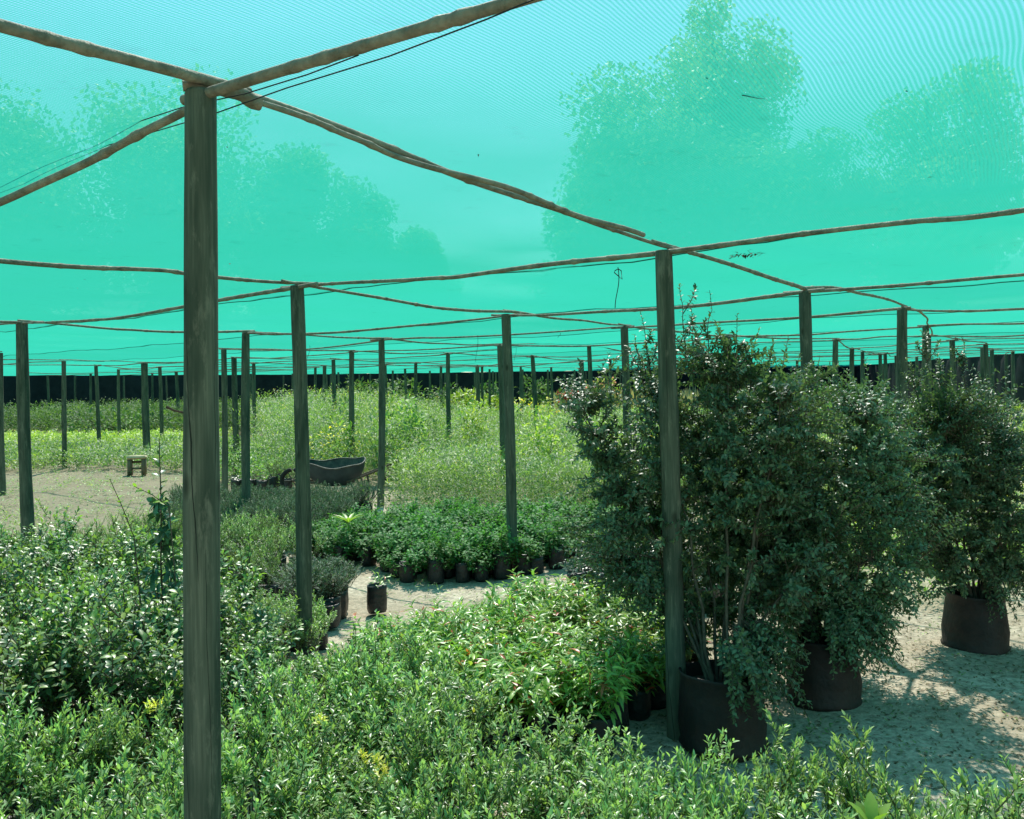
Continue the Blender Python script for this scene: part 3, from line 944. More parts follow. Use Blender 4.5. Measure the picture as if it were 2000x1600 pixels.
def make_plant(name, lm, stems, rs_seed, h, spread, per, L, Wd, n, twigs=0, twl=.12, bag=True, z0=.17, sr=.0022, **kw):
    """one prototype: Empty > foliage, stems, grow_bag"""
    rs = np.random.RandomState(rs_seed)
    fk = {k: kw.pop(k) for k in ('arch', 'hj', 'base_r') if k in kw}
    t0 = kw.pop('t0', .25)
    paths, main = fan_paths(n, h, spread, rs, z0=0, twigs=twigs, twl=twl, **fk)
    paths = [p + np.array([0, 0, z0]) for p in paths]
    main_n = paths
    V, Q, T = leafy(paths, per, t0, L, Wd, rs=rs, **kw)
    root = empty(name, (0, 0, -50))
    kid(root, 'foliage', mesh('foliage', V, Q, lm, attrs={'tip': T}))
    V, Q = tubes(main_n, [np.linspace(sr, sr * .4, len(p)) for p in main_n], 4)
    kid(root, 'stems', mesh('stems', V, Q, stems))
    if bag: kid(root, 'grow_bag', BAG_PROTO[rs_seed % 3])
    return root


used = set()


def place(proto, x, y, label, cat, group, s=1.0, sz=None, rz=None):
    if proto.name not in used:
        used.add(proto.name); o = proto
    else:
        o = copy_tree(proto)
    o.location = (x, y, float(gz(x, y)))
    o.rotation_euler = (R.uniform(-.05, .05), R.uniform(-.05, .05), R.rand() * 6.28 if rz is None else rz)
    o.scale = (s, s, sz or s)
    props(o, label, cat, group)
    return o


def clear_unused(protos):
    for p in protos:
        if p.name not in used:
            for c in KIDS.get(p.name, []): bpy.data.objects.remove(c)
            bpy.data.objects.remove(p)


POSTS_XY = [n['foot'] for n in NODES.values()]


def near_post(x, y, d=.09):
    return any(abs(x - a) < d and abs(y - b) < d for a, b in POSTS_XY)


def poly_in(x, y, P):
    c = False
    for k in range(len(P)):
        x1, y1 = P[k]; x2, y2 = P[k - 1]
        if (y1 > y) != (y2 > y) and x < (x2 - x1) * (y - y1) / (y2 - y1) + x1: c = not c
    return c


def scatter(P, step, jit=.25):
    xs = [p[0] for p in P]; ys = [p[1] for p in P]
    out = []
    y = min(ys); row = 0
    while y < max(ys):
        x = min(xs) + (row % 2) * step * .5
        while x < max(xs):
            a, b = x + R.uniform(-jit, jit) * step, y + R.uniform(-jit, jit) * step
            if poly_in(a, b, P) and not near_post(a, b): out.append((a, b))
            x += step
        y += step * .87; row += 1
    return out


# A. foreground box shrubs -------------------------------------------------
box = [make_plant('box_shrub', L_BOX, M_STEM, 200 + k, (.34), .17, 17, .0265, .37, 26, twigs=2, twl=.10, ang=48, curl=.15, fold=.35, shape=LANCE, t0=.3, arch=.5, hj=.25, droop=-.05) for k in range(6)]
polyA = [(-1.75, 1.75), (1.45, 1.75), (1.6, 2.55), (1.35, 2.85), (.6, 2.95), (.3, 3.0), (.0, 3.45), (-.25, 3.7), (-.75, 4.5), (-1.0, 4.2), (-.95, 3.4), (-2.1, 3.2)]
PA = [p for p in scatter(polyA, .235) if p[1] < 2.6 or R.rand() < .88]
for x, y in PA:
    lab, grp = ('narrow-leaved light green box shrub in the bed along the bottom of the view', 'box shrubs in the foreground bed')
    place(box[R.randint(6)], x, y, lab, 'shrub', grp, R.uniform(.85, 1.2), R.uniform(.72, 1.25))
# yellow flushed ones
L_BOXY = leaf_mat("yellow_box_leaf", [(0, (.25, .27, .04)), (1, (.5, .45, .08))], rough=.4, trans=.35)
for px, py in ((290, 1375), (312, 1368), (625, 1395), (715, 1470), (745, 1495), (740, 1478)):
    p = at_depth(px, py, (1.65 - .53) * F_PX / (py - 752))
    rs = np.random.RandomState(px)
    paths, _ = fan_paths(4, .05, .02, rs, k=4, base_r=.004)
    V, Q, T = leafy(paths, 8, .1, .022, .36, ang=50, rs=rs, shape=LANCE)
    o = link('yellow_sprig', mesh('yellow_sprig', V, Q, L_BOXY)); o.location = (p.x, p.y, p.z - .04)
    props(o, 'bright yellow young sprig topping a foreground box shrub', 'sprig', 'yellow sprigs among the box shrubs')

# B. broad-leaved bed on the left -----------------------------------------
broad = [make_plant('broadleaf_shrub', L_BROAD, M_TWIG, 300 + k, .52, .20, 13, .037, .5, 18, twigs=3, twl=.13, ang=62, curl=.3, fold=.25, shape=OVAL, t0=.2, arch=.4, droop=.05, sr=.003) for k in range(5)]
polyB = [(-2.6, 3.45), (-1.05, 3.5), (-.95, 4.3), (-1.55, 5.1), (-1.75, 5.6), (-2.5, 6.5), (-4.2, 6.7), (-4.2, 3.6)]
for x, y in scatter(polyB, .27):
    hs = 1.0 if x < -1.6 else .8
    place(broad[R.randint(5)], x, y, 'dark glossy broad-leaved shrub in the bed at left', 'shrub', 'broad-leaved shrubs left of the path', R.uniform(.9, 1.1) * hs, R.uniform(.85, 1.15) * hs)
# the tall dark sapling that stands up out of it, and two bare-stemmed shoots
rs = np.random.RandomState(4)
x, y = at_depth(315, 1010, 4.35)[:2]
root = empty('tall_sapling', (x, y, 0))
st = np.array([[0, 0, 0], [.01, 0, .4], [-.01, .01, .8], [.0, 0, 1.1], [-.005, 0, 1.41]])
tw = [st]
for q in range(26):
    z = rs.uniform(.35, 1.12); a = rs.rand() * 6.28; l = .13 * (1.3 - z)
    s = np.array([0, 0, z]); tw.append(np.array([s, s + [math.cos(a) * l * .6, math.sin(a) * l * .6, l * .3], s + [math.cos(a) * l, math.sin(a) * l, l * .2]]))
V1, Q1, T1 = leafy(tw[1:], 9, .2, .058, .45, ang=60, shape=OVAL, rs=rs, curl=.35, droop=.25)
V2, Q2, T2 = leafy([st], 26, .55, .05, .42, ang=65, shape=OVAL, rs=rs, curl=.3)
V, Q, mi = join([(V1, Q1, 0), (V2, Q2, 0)])
L_SAP = leaf_mat("dark_sapling_leaf", [(0, (.014, .045, .022)), (.8, (.028, .075, .035)), (1, (.05, .11, .04))], rough=.35, trans=.12)
link('foliage', mesh('foliage', V, Q, L_SAP, attrs={'tip': np.concatenate([T1, T2])}), root)
V, Q = tubes(tw, [np.linspace(.006, .0025, len(p)) if i == 0 else np.linspace(.003, .001, len(p)) for i, p in enumerate(tw)], 5)
link('trunk', mesh('trunk', V, Q, M_TWIG), root)
props(root, 'slender dark sapling standing tall out of the left bed, leaves in a column', 'sapling')
for (px0, py0, px1, py1, yy, lab) in ((262, 1050, 214, 935, 4.2, 'sparse leaning shoot with a few lime leaves at left edge'), (330, 990, 262, 950, 4.3, 'thin arching twig over the sand left of the dark sapling'),
                                      (420, 1100, 385, 960, 4.4, 'slim shoot rising behind the nearest post')):
    a = np.array(at_depth(px0, py0, yy)); b = np.array(at_depth(px1, py1, yy - .1)); g = np.array([a[0] + .05, a[1] + .05, 0.1])
    path = np.array([g, g * .4 + a * .6, a, a * .5 + b * .5 + [0, 0, .01], b])
    root = empty('leafy_shoot', (g[0], g[1], 0)); path = path - np.array([g[0], g[1], 0])
    V, Q, T = leafy([path], 14, .45, .042, .42, ang=60, shape=OVAL, rs=rs, curl=.3)
    link('foliage', mesh('foliage', V, Q, L_LIME, attrs={'tip': T}), root)
    V, Q = tubes([path], [np.linspace(.004, .0015, 5)], 5)
    link('stem', mesh('stem', V, Q, M_TWIG), root)
    props(root, lab, 'shoot')

x, y = at_depth(712, 1290, 3.95)[:2]
rs = np.random.RandomState(14)
paths, _ = fan_paths(22, .50, .10, rs, k=6, base_r=.03, arch=.7, twigs=3, twl=.06, z0=0)
paths = [p + [0, 0, .12] for p in paths]
V, Q, T = leafy(paths, 24, .1, .017, .32, ang=35, rs=rs, shape=SMALL, curl=.1)
root = empty('upright_conifer', (x, y, 0))
link('foliage', mesh('foliage', V, Q, L_SAP, attrs={'tip': T}), root)
V, Q = tubes(paths, [np.linspace(.003, .001, len(p)) for p in paths], 4)
link('stems', mesh('stems', V, Q, M_TWIG), root)
props(root, 'single dark upright conifer-like plant where box shrubs meet the red-tipped bed', 'shrub')

# C. red-tipped bed in the middle -------------------------------------------
red = [make_plant('red_tip_shrub', L_RED, M_STEM, 400 + k, .32, .17, 10, .068, .27, 14, twigs=2, twl=.12, ang=62, curl=.55, fold=.4, shape=LANCE, t0=.2, arch=.5, droop=.05, hj=.3, pair=False) for k in range(5)]
polyC = [(-.75, 4.55), (-.2, 3.85), (.5, 3.9), (.62, 4.35), (.85, 4.7), (.9, 5.6), (.45, 5.9), (-.05, 5.75), (-.4, 5.35), (-.85, 4.95)]
for x, y in scatter(polyC, .215):
    place(red[R.randint(5)], x, y, 'lime green shrub with drooping long leaves and red young tips', 'shrub', 'red-tipped shrubs in the middle bed', R.uniform(.9, 1.1), R.uniform(.62, .95))
# upright grass-like spike among them
for px, py, yy in ((995, 1165, 5.0), (900, 1180, 5.2)):
    p = at_depth(px, py, yy)
    n = 26; rs = np.random.RandomState(px)
    z = np.linspace(.25, p.z, n)
    P = np.column_stack([np.zeros(n), np.zeros(n), z]); a = np.arange(n) * 2.4
    V, Q = leaves(P, np.column_stack([np.cos(a) * .5, np.sin(a) * .5, np.ones(n)]), np.tile([0, 0, 1.], (n, 1)) + .01, .05, .010, .3, .2, LANCE)
    V2, Q2 = tubes([np.array([[0, 0, 0], [0, 0, p.z]])], [np.array([.004, .002])], 5)
    V, Q, mi = join([(V, Q, 0), (V2, Q2, 0)])
    o = link('upright_weed', mesh('upright_weed', V, Q, L_LIME)); o.location = (p.x, p.y, 0)
    props(o, 'single upright lime weed spike among the red-tipped shrubs, %s of two' % ('taller' if px > 950 else 'shorter'), 'weed')

# D. dark glossy bed behind the path -----------------------------------------
gloss = [make_plant('glossy_shrub', L_GLOSS, M_STEM, 500 + k, (.27), .165, 11, .042, .5, 15, twigs=2, twl=.09, ang=65, curl=.4, fold=.25, shape=[(0, .08), (.45, 1), (.8, .7), (1, .05)], t0=.0, arch=.95, z0=.10, droop=.3) for k in range(5)]
polyD = [(-1.95, 8.5), (-1.35, 8.2), (-.95, 7.65), (-.5, 7.35), (.05, 7.6), (.5, 8.1), (1.3, 8.6), (1.7, 10.0), (-.2, 10.2), (-2.1, 9.9)]
for x, y in scatter(polyD, .2, .42):
    place(gloss[R.randint(5)], x, y, 'low dark green glossy plant in a black grow bag behind the sandy path', 'potted plant', 'glossy plants in black bags across the path', R.uniform(.85, 1.25), R.uniform(.65, 1.1))

# E. grey-green rosemary-like bushes -----------------------------------------
grey = [make_plant('grey_bush', L_GREY, M_TWIG, 600 + k, (.26), .15, 30, .026, .18, 30, twigs=1, twl=.08, ang=45, curl=.1, shape=SMALL, t0=.15, arch=.4) for k in range(4)]
polyE = [(-3.5, 9.3), (-2.2, 9.1), (-1.9, 9.9), (-1.75, 11.3), (-2.6, 11.4), (-3.3, 11.4), (-4.2, 11.4)]
for x, y in scatter(polyE, .22):
    place(grey[R.randint(4)], x, y, 'fine-leaved grey green bush in the low bed before the wheelbarrow', 'potted plant', 'grey green bushes before the wheelbarrow', R.uniform(1.0, 1.25), R.uniform(.95, 1.2))
polyE2 = [(-1.5, 6.25), (-1.2, 6.3), (-1.2, 6.75), (-1.6, 6.8)]
for x, y in scatter(polyE2, .17):
    place(grey[R.randint(4)], x, y, 'hazy grey bush in a black bag at foot of the post by the path', 'potted plant', 'grey bushes by the path', R.uniform(1.15, 1.45), 1.0)

# mixed light low plants between the left bed and the grey one
mix_ = [make_plant('feathery_shrub', L_PALE if k == 1 else L_BOX, M_STEM, 700 + k, .30, .12, 22, .022, .22, 15, twigs=2, twl=.1, ang=45, curl=.1, shape=SMALL, t0=.2, arch=.4) for k in range(3)]
polyM = [(-2.5, 6.8), (-1.75, 6.6), (-1.6, 7.3), (-2.0, 8.3), (-2.6, 8.9), (-3.6, 9.0), (-4.2, 7.2)]
for x, y in scatter(polyM, .26):
    k = R.randint(3)
    place(mix_[k], x, y, ('pale lime feathery shrub behind the left bed' if k == 1 else 'green feathery fine-leaved shrub behind the left bed'), 'potted plant',
          'lime feathery shrubs behind left bed' if k == 1 else 'green feathery shrubs behind left bed', R.uniform(.9, 1.2), R.uniform(.7, 1.2))

for x, y in scatter([(-2.1, 5.7), (-1.5, 5.2), (-1.05, 5.3), (-1.15, 5.75), (-1.6, 6.1), (-2.1, 6.5)], .2):
    place(box[R.randint(6)], x, y, 'small pale shrub round the foot of the post left of the path', 'shrub', 'small pale shrubs left of the path', R.uniform(.6, .8), R.uniform(.5, .7))
# standing bags at the path edge
bag1 = link('grow_bag', BAG_PROTO[0]); x, y = at(737, 1195, 0); bag1.location = (x, y, 0); bag1.scale = (1.05, 1.05, 1.0)
props(bag1, 'torn black grow bag standing alone on the sandy path', 'grow bag')
rs = np.random.RandomState(8)
paths, _ = fan_paths(5, .16, .10, rs, k=4, base_r=.02)
V, Q, T = leafy([p + [0, 0, .17] for p in paths], 5, .3, .05, .25, ang=60, shape=LANCE, rs=rs, curl=.5)
link('foliage', mesh('foliage', V, Q, L_RED, attrs={'tip': T}), bag1)
bag2 = link('grow_bag', BAG_PROTO[1]); x, y = at(643, 1224, 0); bag2.location = (x, y, 0)
bag2.scale = (1, 1, .8)
props(bag2, 'squat black grow bag under the grey bushes right of the cracked post', 'grow bag')
# star-shaped bright plant at the front of the glossy bed
x, y = at(678, 1105, 0)
n = 9; a = np.arange(n) * 6.283 / n
V, Q = leaves(np.tile([0, 0, .30], (n, 1)), np.column_stack([np.cos(a), np.sin(a), np.full(n, .9)]), np.tile([0, 0, 1.], (n, 1)), .17, .035, .35, .35, LANCE)
V2, Q2 = tubes([np.array([[0, 0, .1], [0, 0, .3]])], [np.array([.006, .005])], 5)
V, Q, _ = join([(V, Q, 0), (V2, Q2, 0)])
o = link('rosette_plant', mesh('rosette_plant', V, Q, L_LIME)); o.location = (x, y + .1, .08)
props(o, 'bright lime star-shaped rosette at front of the glossy bed', 'plant')
# bright leaf cluster at the bottom right corner of the view
n = 12; a = np.arange(n) * 2.4
V, Q = leaves(np.tile([0, 0, .45], (n, 1)) + np.column_stack([np.zeros(n), np.zeros(n), np.arange(n) * .004]), np.column_stack([np.cos(a), np.sin(a), .9 + np.arange(n) * .1]), np.tile([0, 0, 1.], (n, 1)), .085, .034, .25, .3, OVAL)
V2, Q2 = tubes([np.array([[0, 0, 0], [0, 0, .5]])], [np.array([.006, .004])], 5)
V, Q, _ = join([(V, Q, 0), (V2, Q2, 0)])
o = link('lime_seedling', mesh('lime_seedling', V, Q, L_LIME))
p = at_depth(1703, 1580, 2.3); o.location = (p.x, p.y, p.z - .54)
props(o, 'bright lime broad-leaved seedling poking up at bottom right corner', 'seedling')

# dark seedlings in bags right of the pale post
purp = [make_plant('dark_seedling', L_PURP, M_TWIG, 800 + k, .13, .11, 7, .035, .5, 8, ang=65, curl=.3, shape=OVAL, t0=.2) for k in range(3)]
polyP = [(.45, 6.9), (.5, 7.5), (.95, 8.0), (1.6, 8.1), (1.6, 6.5), (.9, 6.2)]
for x, y in scatter(polyP, .2):
    place(purp[R.randint(3)], x, y, 'low dark seedling in a black bag between pale post and big shrub', 'potted plant', 'dark seedlings in black bags', R.uniform(.9, 1.1))
# empty black bags at the right end of the red-tipped bed
for k, (x, y) in enumerate([(.83, 4.58), (.89, 4.74), (.94, 4.95), (.97, 5.2)]):
    o = link('grow_bag', BAG_PROTO[k % 3]); o.location = (x, y, 0); o.rotation_euler = (0, 0, k)
    props(o, 'black grow bag at right end of the red-tipped bed, beside the sand', 'grow bag', 'black bags at the right end of the red-tipped bed')
# bags beyond the grey bushes
for k, (px, py) in enumerate([(462, 958), (490, 958), (512, 960)]):
    x, y = at(px, py, 0)
    place(purp[k % 3], x, y, 'low black bag with dark sprouts on the sand behind slim post', 'potted plant', 'black bags on the sand behind the slim post', 1.25, 1.0)
for k, (px, py) in enumerate([(535, 955), (548, 950), (560, 958)]):
    x, y = at(px, py, 0)
    place(mix_[1], x, y, 'pale yellow green bush left of the wheelbarrow', 'potted plant', 'pale bushes left of the wheelbarrow', 1.2, 1.0)

clear_unused(box + broad + red + gloss + grey + mix_ + purp)

# ------------------------------------------------------------------ the big potted shrubs


def big_shrub(name, loc, drum, crown_c, crown_r, seed, label, n_limb=13, n_twig=560, per=30, leafL=.027, spikes=(), lm=L_TREE, drum_r=.2, drum_h=.36, skirt=60):
    rs = np.random.RandomState(seed)
    root = empty(name, loc)
    cc = np.array(crown_c); cr = np.array(crown_r)
    limbs = []
    z0 = drum_h * .8
    for q in range(n_limb):
        a = q * 2.4 + rs.rand(); r = rs.uniform(.3, .95)
        e = cc + np.array([math.cos(a) * r * cr[0], math.sin(a) * r * cr[1], rs.uniform(-.6, .85) * cr[2] * math.sqrt(1 - r * r * .6)])
        b = np.array([math.cos(a) * .05, math.sin(a) * .05, z0])
        m1 = b * .7 + e * .3 + [0, 0, .12]; m2 = b * .3 + e * .7 + [0, 0, .08]
        t = np.linspace(0, 1, 9)[:, None]
        p = (1 - t) ** 3 * b + 3 * (1 - t) ** 2 * t * m1 + 3 * (1 - t) * t * t * m2 + t ** 3 * e
        limbs.append(p + rs.normal(0, .008, p.shape))
    paths, rad = list(limbs), [np.linspace(.009, .003, 9) for _ in limbs]
    LP = np.concatenate([p[2:] for p in limbs])
    tw = []
    for q in range(n_twig):
        # a point in the crown volume, more often near its skin
        v = unit(rs.normal(0, 1, 3)); rr = rs.rand() ** .38
        lump = 1 + .16 * math.sin(v[0] * 5 + seed) * math.sin(v[2] * 6 + 1) + .12 * math.sin(v[1] * 7 + v[0] * 4)
        v = v / (np.abs(v) ** 2.5).sum() ** (1 / 2.5)
        e = cc + v * cr * rr * lump
        ew = e + np.array(loc)
        if ew[1] < 4.22 and abs(ew[0] - .73 * ew[1] / 4.15) < .13 and rs.rand() < .9: continue
        d = np.linalg.norm((LP - e) * [1, 1, 1.2], axis=1)
        s = LP[np.argmin(d + rs.rand(len(d)) * .12)]
        L = np.linalg.norm(e - s)
        if L > .5: s = e + (s - e) * .5 / L
        m = s * .5 + e * .5 + [0, 0, .05 * L] + rs.normal(0, .02, 3)
        e = e + [0, 0, rs.uniform(-.03, .05)]
        tw.append(np.array([s, m, e]))
    spk = []
    for (dx, dy, ztop, zb) in spikes:
        s = np.array([dx * .8, dy, zb]); e = np.array([dx, dy, ztop])
        t = np.linspace(0, 1, 7)[:, None]
        spk.append(s * (1 - t) + e * t + rs.normal(0, .008, (7, 3)) * t)
        for q in range(4):
            tt = rs.uniform(.1, .6); b0 = s * (1 - tt) + e * tt
            a = rs.rand() * 6.28; l = rs.uniform(.06, .14)
            tw.append(np.array([b0, b0 + [math.cos(a) * l * .4, math.sin(a) * l * .4, l * .5], b0 + [math.cos(a) * l * .6, math.sin(a) * l * .6, l]]))
    for q in range(skirt):
        a = rs.uniform(-1.75, .9); r0 = rs.uniform(.12, .3)
        s = np.array([math.cos(a) * r0 * .6, math.sin(a) * r0 * .6 + .02, drum_h + rs.uniform(.08, .25)])
        e = np.array([math.cos(a) * (r0 + .12), math.sin(a) * (r0 + .08), drum_h + rs.uniform(-.14, .12)])
        tw.append(np.array([s, (s + e) / 2 + [0, 0, .05], e]))
    V1, Q1, T1 = leafy(tw, per, .15, leafL, .48, ang=60, curl=.35, fold=.3, shape=[(0, .08), (.4, 1), (.78, .75), (1, .05)], rs=rs, pair=False)
    parts = [(V1, Q1, 0)]; Ts = [T1 * .6]
    if spk:
        V2, Q2, T2 = leafy(spk, 34, .05, leafL * .9, .45, ang=62, curl=.35, fold=.3, shape=[(0, .08), (.4, 1), (.78, .75), (1, .05)], rs=rs, pair=False)
        parts.append((V2, Q2, 0)); Ts.append(T2)
    V, Q, _ = join(parts)
    link('foliage', mesh('foliage', V, Q, lm, attrs={'tip': np.concatenate(Ts)}), root)
    V, Q = tubes(paths + tw + spk, rad + [np.linspace(.0026, .0011, 3) for _ in tw] + [np.linspace(.003, .0012, 7) for _ in spk], 5)
    link('branches', mesh('branches', V, Q, M_TWIG), root)
    if drum:
        pot = drum(drum_r, drum_h, seed)
        link('drum', pot, root)
        V, Q = rings([(drum_r * .93, drum_h * .8), (drum_r * .5, drum_h * .83), (.01, drum_h * .82)], 24, .02, 3)
        link('soil', mesh('soil', V, Q, M_SOIL), root)
    props(root, label, 'potted shrub')
    return root


def drum_mesh(r, h, seed):
    n = 48
    prof = [(r * .98, -.01), (r * 1.06, .01), (r * 1.1, h * .06), (r * 1.05, h * .10), (r * 1.08, h * .35), (r * 1.03, h * .55), (r * 1.0, h * .75), (r * .97, h * .9), (r * 1.0, h * .96), (r * 1.015, h), (r * .995, h * 1.01), (r * .97, h * .985), (r * .95, h * .9), (r * .94, h * .79)]
    V, Q = rings(prof, n, .035, seed)
    return mesh('drum', V, Q, M_DRUM)


bx_, by_ = at(1428, 1490, 0)
D_C = (bx_ + .01, by_ + .2)
gl = Vector((D_C[0], D_C[1], 0))
spikes1 = []
for (px, py) in ((1330, 548), (1386, 575), (1352, 610), (1440, 612), (1480, 640), (1250, 605), (1300, 640), (1405, 640), (1240, 655), (1510, 655)):
    p = at_depth(px, py, 4.45 + rnd.uniform(-.15, .15))
    spikes1.append((p.x - D_C[0], p.y - D_C[1], p.z, p.z - .38))
big_shrub('potted_shrub', (D_C[0], D_C[1], 0), drum_mesh, (.07, .42, 1.09), (.74, .5, .74), 21,
          'big dark bushy shrub in the dark drum behind the wooden post, tall sprigs on top', 17, 2300, 30, .029, spikes1, drum_r=.18, drum_h=.33, skirt=110)
bx2, by2 = at(1632, 1396, 0)
spikes2 = []
for (px, py) in ((1660, 720), (1700, 745), (1560, 690), (1600, 700)):
    p = at_depth(px, py, 5.0)
    spikes2.append((p.x - bx2, p.y - (by2 + .18), p.z, p.z - .3))
big_shrub('potted_shrub', (bx2, by2 + .18, 0), drum_mesh, (.05, .24, .98), (.66, .55, .72), 22,
          'dark bushy shrub in the further dark drum, merging with the bigger shrub', 14, 1600, 30, .029, spikes2, drum_r=.165, drum_h=.33, skirt=170)
# dark shrub at the right edge and its neighbours outside the picture of the photograph
p = at_depth(1905, 1250, 5.4)
spikes3 = []
for (px, py) in ((1795, 640), (1770, 700), (1830, 690), (1880, 660)):
    q = at_depth(px, py, 5.4)
    spikes3.append((q.x - p.x, 0, q.z, q.z - .3))
big_shrub('potted_shrub', (p.x + .05, 5.5, 0), drum_mesh, (-.08, .0, 1.02), (.52, .5, .66), 23, 'dark leafy shrub at the right edge in front of a post', 14, 1600, 30, .029, spikes3, drum_r=.17, drum_h=.34)
big_shrub('potted_shrub', (p.x + .95, 5.2, 0), drum_mesh, (.0, .0, 1.05), (.5, .4, .62), 24, 'dark leafy shrub furthest right, beyond the edge shrub', 13, 1100, 30, .029, (), drum_r=.17, drum_h=.34)

# ------------------------------------------------------------------ fields of weeds and far beds (nobody could count them)


def field(name, P, dens, h, lm, label, cat, seed, per=12, L=.05, Wd=.25, spread=.25, flower=None, ffrac=.0, fsize=.02, shape=SMALL, hmap=None, ang=50, t0=.1, lean=.15, stem=True):
    rs = np.random.RandomState(seed)
    xs = np.array([p[0] for p in P]); ys = np.array([p[1] for p in P])
    area = (xs.max() - xs.min()) * (ys.max() - ys.min())
    n = int(area * dens)
    X = rs.uniform(xs.min(), xs.max(), n); Y = rs.uniform(ys.min(), ys.max(), n)
    c = np.zeros(n, bool)
    for k in range(len(P)):
        x1, y1 = P[k]; x2, y2 = P[k - 1]
        if y1 == y2: continue
        c ^= ((y1 > Y) != (y2 > Y)) & (X < (x2 - x1) * (Y - y1) / (y2 - y1) + x1)
    clump = np.sin(X * 1.9 + seed) * np.sin(Y * 1.6 + 2) * .5 + .5
    X, Y, clump = X[c], Y[c], clump[c]
    n = len(X)
    hh = h * (.55 + .35 * rs.rand(n) + .25 * clump)
    if hmap is not None: hh = hh * hmap(X, Y)
    lx = rs.normal(0, lean, n) * hh; ly = rs.normal(0, lean, n) * hh
    t = t0 + (1 - t0) * (np.arange(per)[None] + rs.rand(n, per)) / per
    base = np.stack([X, Y, gz(X, Y)], -1)[:, None]
    top = base + np.stack([lx, ly, hh], -1)[:, None]
    Pp = base * (1 - t[..., None]) + top * t[..., None]
    a = rs.rand(n, per) * 6.283
    an = np.radians(ang + rs.normal(0, 15, (n, per)))
    D = np.stack([np.cos(a) * np.sin(an), np.sin(a) * np.sin(an), np.cos(an)], -1)
    Pp = Pp + D * [spread * .3, spread * .3, 0] * rs.rand(n, per, 1)
    U = np.tile([0, 0, 1.], (n * per, 1)) + rs.normal(0, .25, (n * per, 3))
    Ll = L * rs.uniform(.6, 1.3, n * per)
    V, Q = leaves(Pp.reshape(-1, 3), D.reshape(-1, 3), U, Ll, Ll * Wd, .25, .25, shape)
    parts = [(V, Q, 0)]
    tip = np.repeat(t.reshape(-1), len(shape) * 3)
    mats = [lm]
    if flower is not None:
        m = rs.rand(n) < ffrac
        k = m.sum()
        fp = top[m, 0]
        for s in range(4):
            a = rs.rand(k) * 6.28
            V2, Q2 = leaves(fp + rs.normal(0, fsize, (k, 3)), np.stack([np.cos(a), np.sin(a), np.full(k, .5)], -1), np.tile([0, 0, 1.], (k, 1)), fsize, fsize * .9, .1, .1, SMALL)
            parts.append((V2, Q2, 1)); tip = np.concatenate([tip, np.ones(len(V2))])
        mats.append(flower)
    V, Q, mi = join(parts)
    o = link(name, mesh(name, V, Q, mats, mi, attrs={'tip': tip}))
    props(o, label, cat, kind='stuff')
    return o


fW1 = [(-1.75, 14.6), (-1.75, 12.4), (2.2, 11.2), (5.5, 12.0), (7.5, 17), (8, 24), (-6.0, 24), (-5.0, 17), (-3.6, 14.9)]
field('tall_weeds', fW1, 135, .68, L_WEED, 'tall light green weeds with yellow flowers filling the middle distance', 'weeds', 31, per=14, L=.085, Wd=.2, flower=L_YELF, ffrac=.05, fsize=.018,
      hmap=lambda X, Y: 1.0 + .6 * np.clip((Y - 14) / 8, 0, 1) + .7 * np.clip((-X - .8) / 3, 0, 1) * np.clip((Y - 14) / 3, 0, 1))
fW2 = [(-6.0, 23.5), (8, 23.5), (8, 30), (3, 36), (-7, 38), (-9, 30), (-7.2, 26)]
field('tall_weeds', fW2, 40, .8, L_WEED, 'far band of tall weeds with yellow flowers below the dark end wall', 'weeds', 32, per=12, L=.11, Wd=.28, flower=L_YELF, ffrac=.05, fsize=.03,
      hmap=lambda X, Y: (.75) + 1.1 * np.clip((-X - 1) / 4, 0, 1))
fW3 = [(2.2, 9.3), (5.6, 8.6), (7.5, 11.5), (8, 14), (2.2, 11.3)]
field('yellow_weeds', fW3, 90, 1.15, L_YEL, 'yellow green tall weeds between the two right-hand shrubs', 'weeds', 33, per=18, L=.05, Wd=.3, flower=L_YELF, ffrac=.1, fsize=.018)
field('lime_ground_cover', [(-7, 34), (14, 28), (16, 50), (2, 54), (-8, 50)], 16, .3, L_LIME, 'low lime green ground cover before the straw grass', 'ground cover', 34, per=9, L=.16, Wd=.4)
field('straw_grass', [(2, 46), (14, 44), (18, 51), (4, 54.5)], 20, .8, L_STRAW, 'pale dry straw grass at foot of the far end wall', 'dry grass', 35, per=8, L=.5, Wd=.07, ang=20, t0=0)
field('yellow_bed', [(-20, 24.6), (-9.0, 24.2), (-8.6, 28.5), (-20, 29)], 60, .40, L_YEL, 'low yellow green bed across the far left', 'bedding plants', 36, per=11, L=.09, Wd=.35)
field('green_bed', [(-14, 18.2), (-7.0, 17.9), (-5.8, 17.6), (-5.3, 24), (-8.6, 24), (-17, 24)], 60, .42, L_WEED, 'low green bed behind the cream stool', 'bedding plants', 37, per=12, L=.075, Wd=.42)
field('green_bed', [(-5.6, 15.6), (-3.3, 14.2), (-4.6, 18), (-5.6, 22)], 70, .55, L_WEED, 'leafy green bed seen either side of the slim post', 'bedding plants', 38, per=12, L=.065, Wd=.4)
field('dark_bed', [(-26, 32), (-9, 31), (-8.5, 38), (-18, 43)], 30, 1.15, L_DARK, 'dark leafy bed before the cloth wall at far left', 'bedding plants', 39, per=18, L=.10, Wd=.45, spread=.8)
field('middle_weeds', [(-1.7, 10.3), (1.9, 10.4), (2.6, 9.0), (2.9, 11.6), (-1.2, 12.4)], 150, .48, L_DARK, 'dark low weeds behind the glossy bed', 'weeds', 40, per=12, L=.045, Wd=.4)
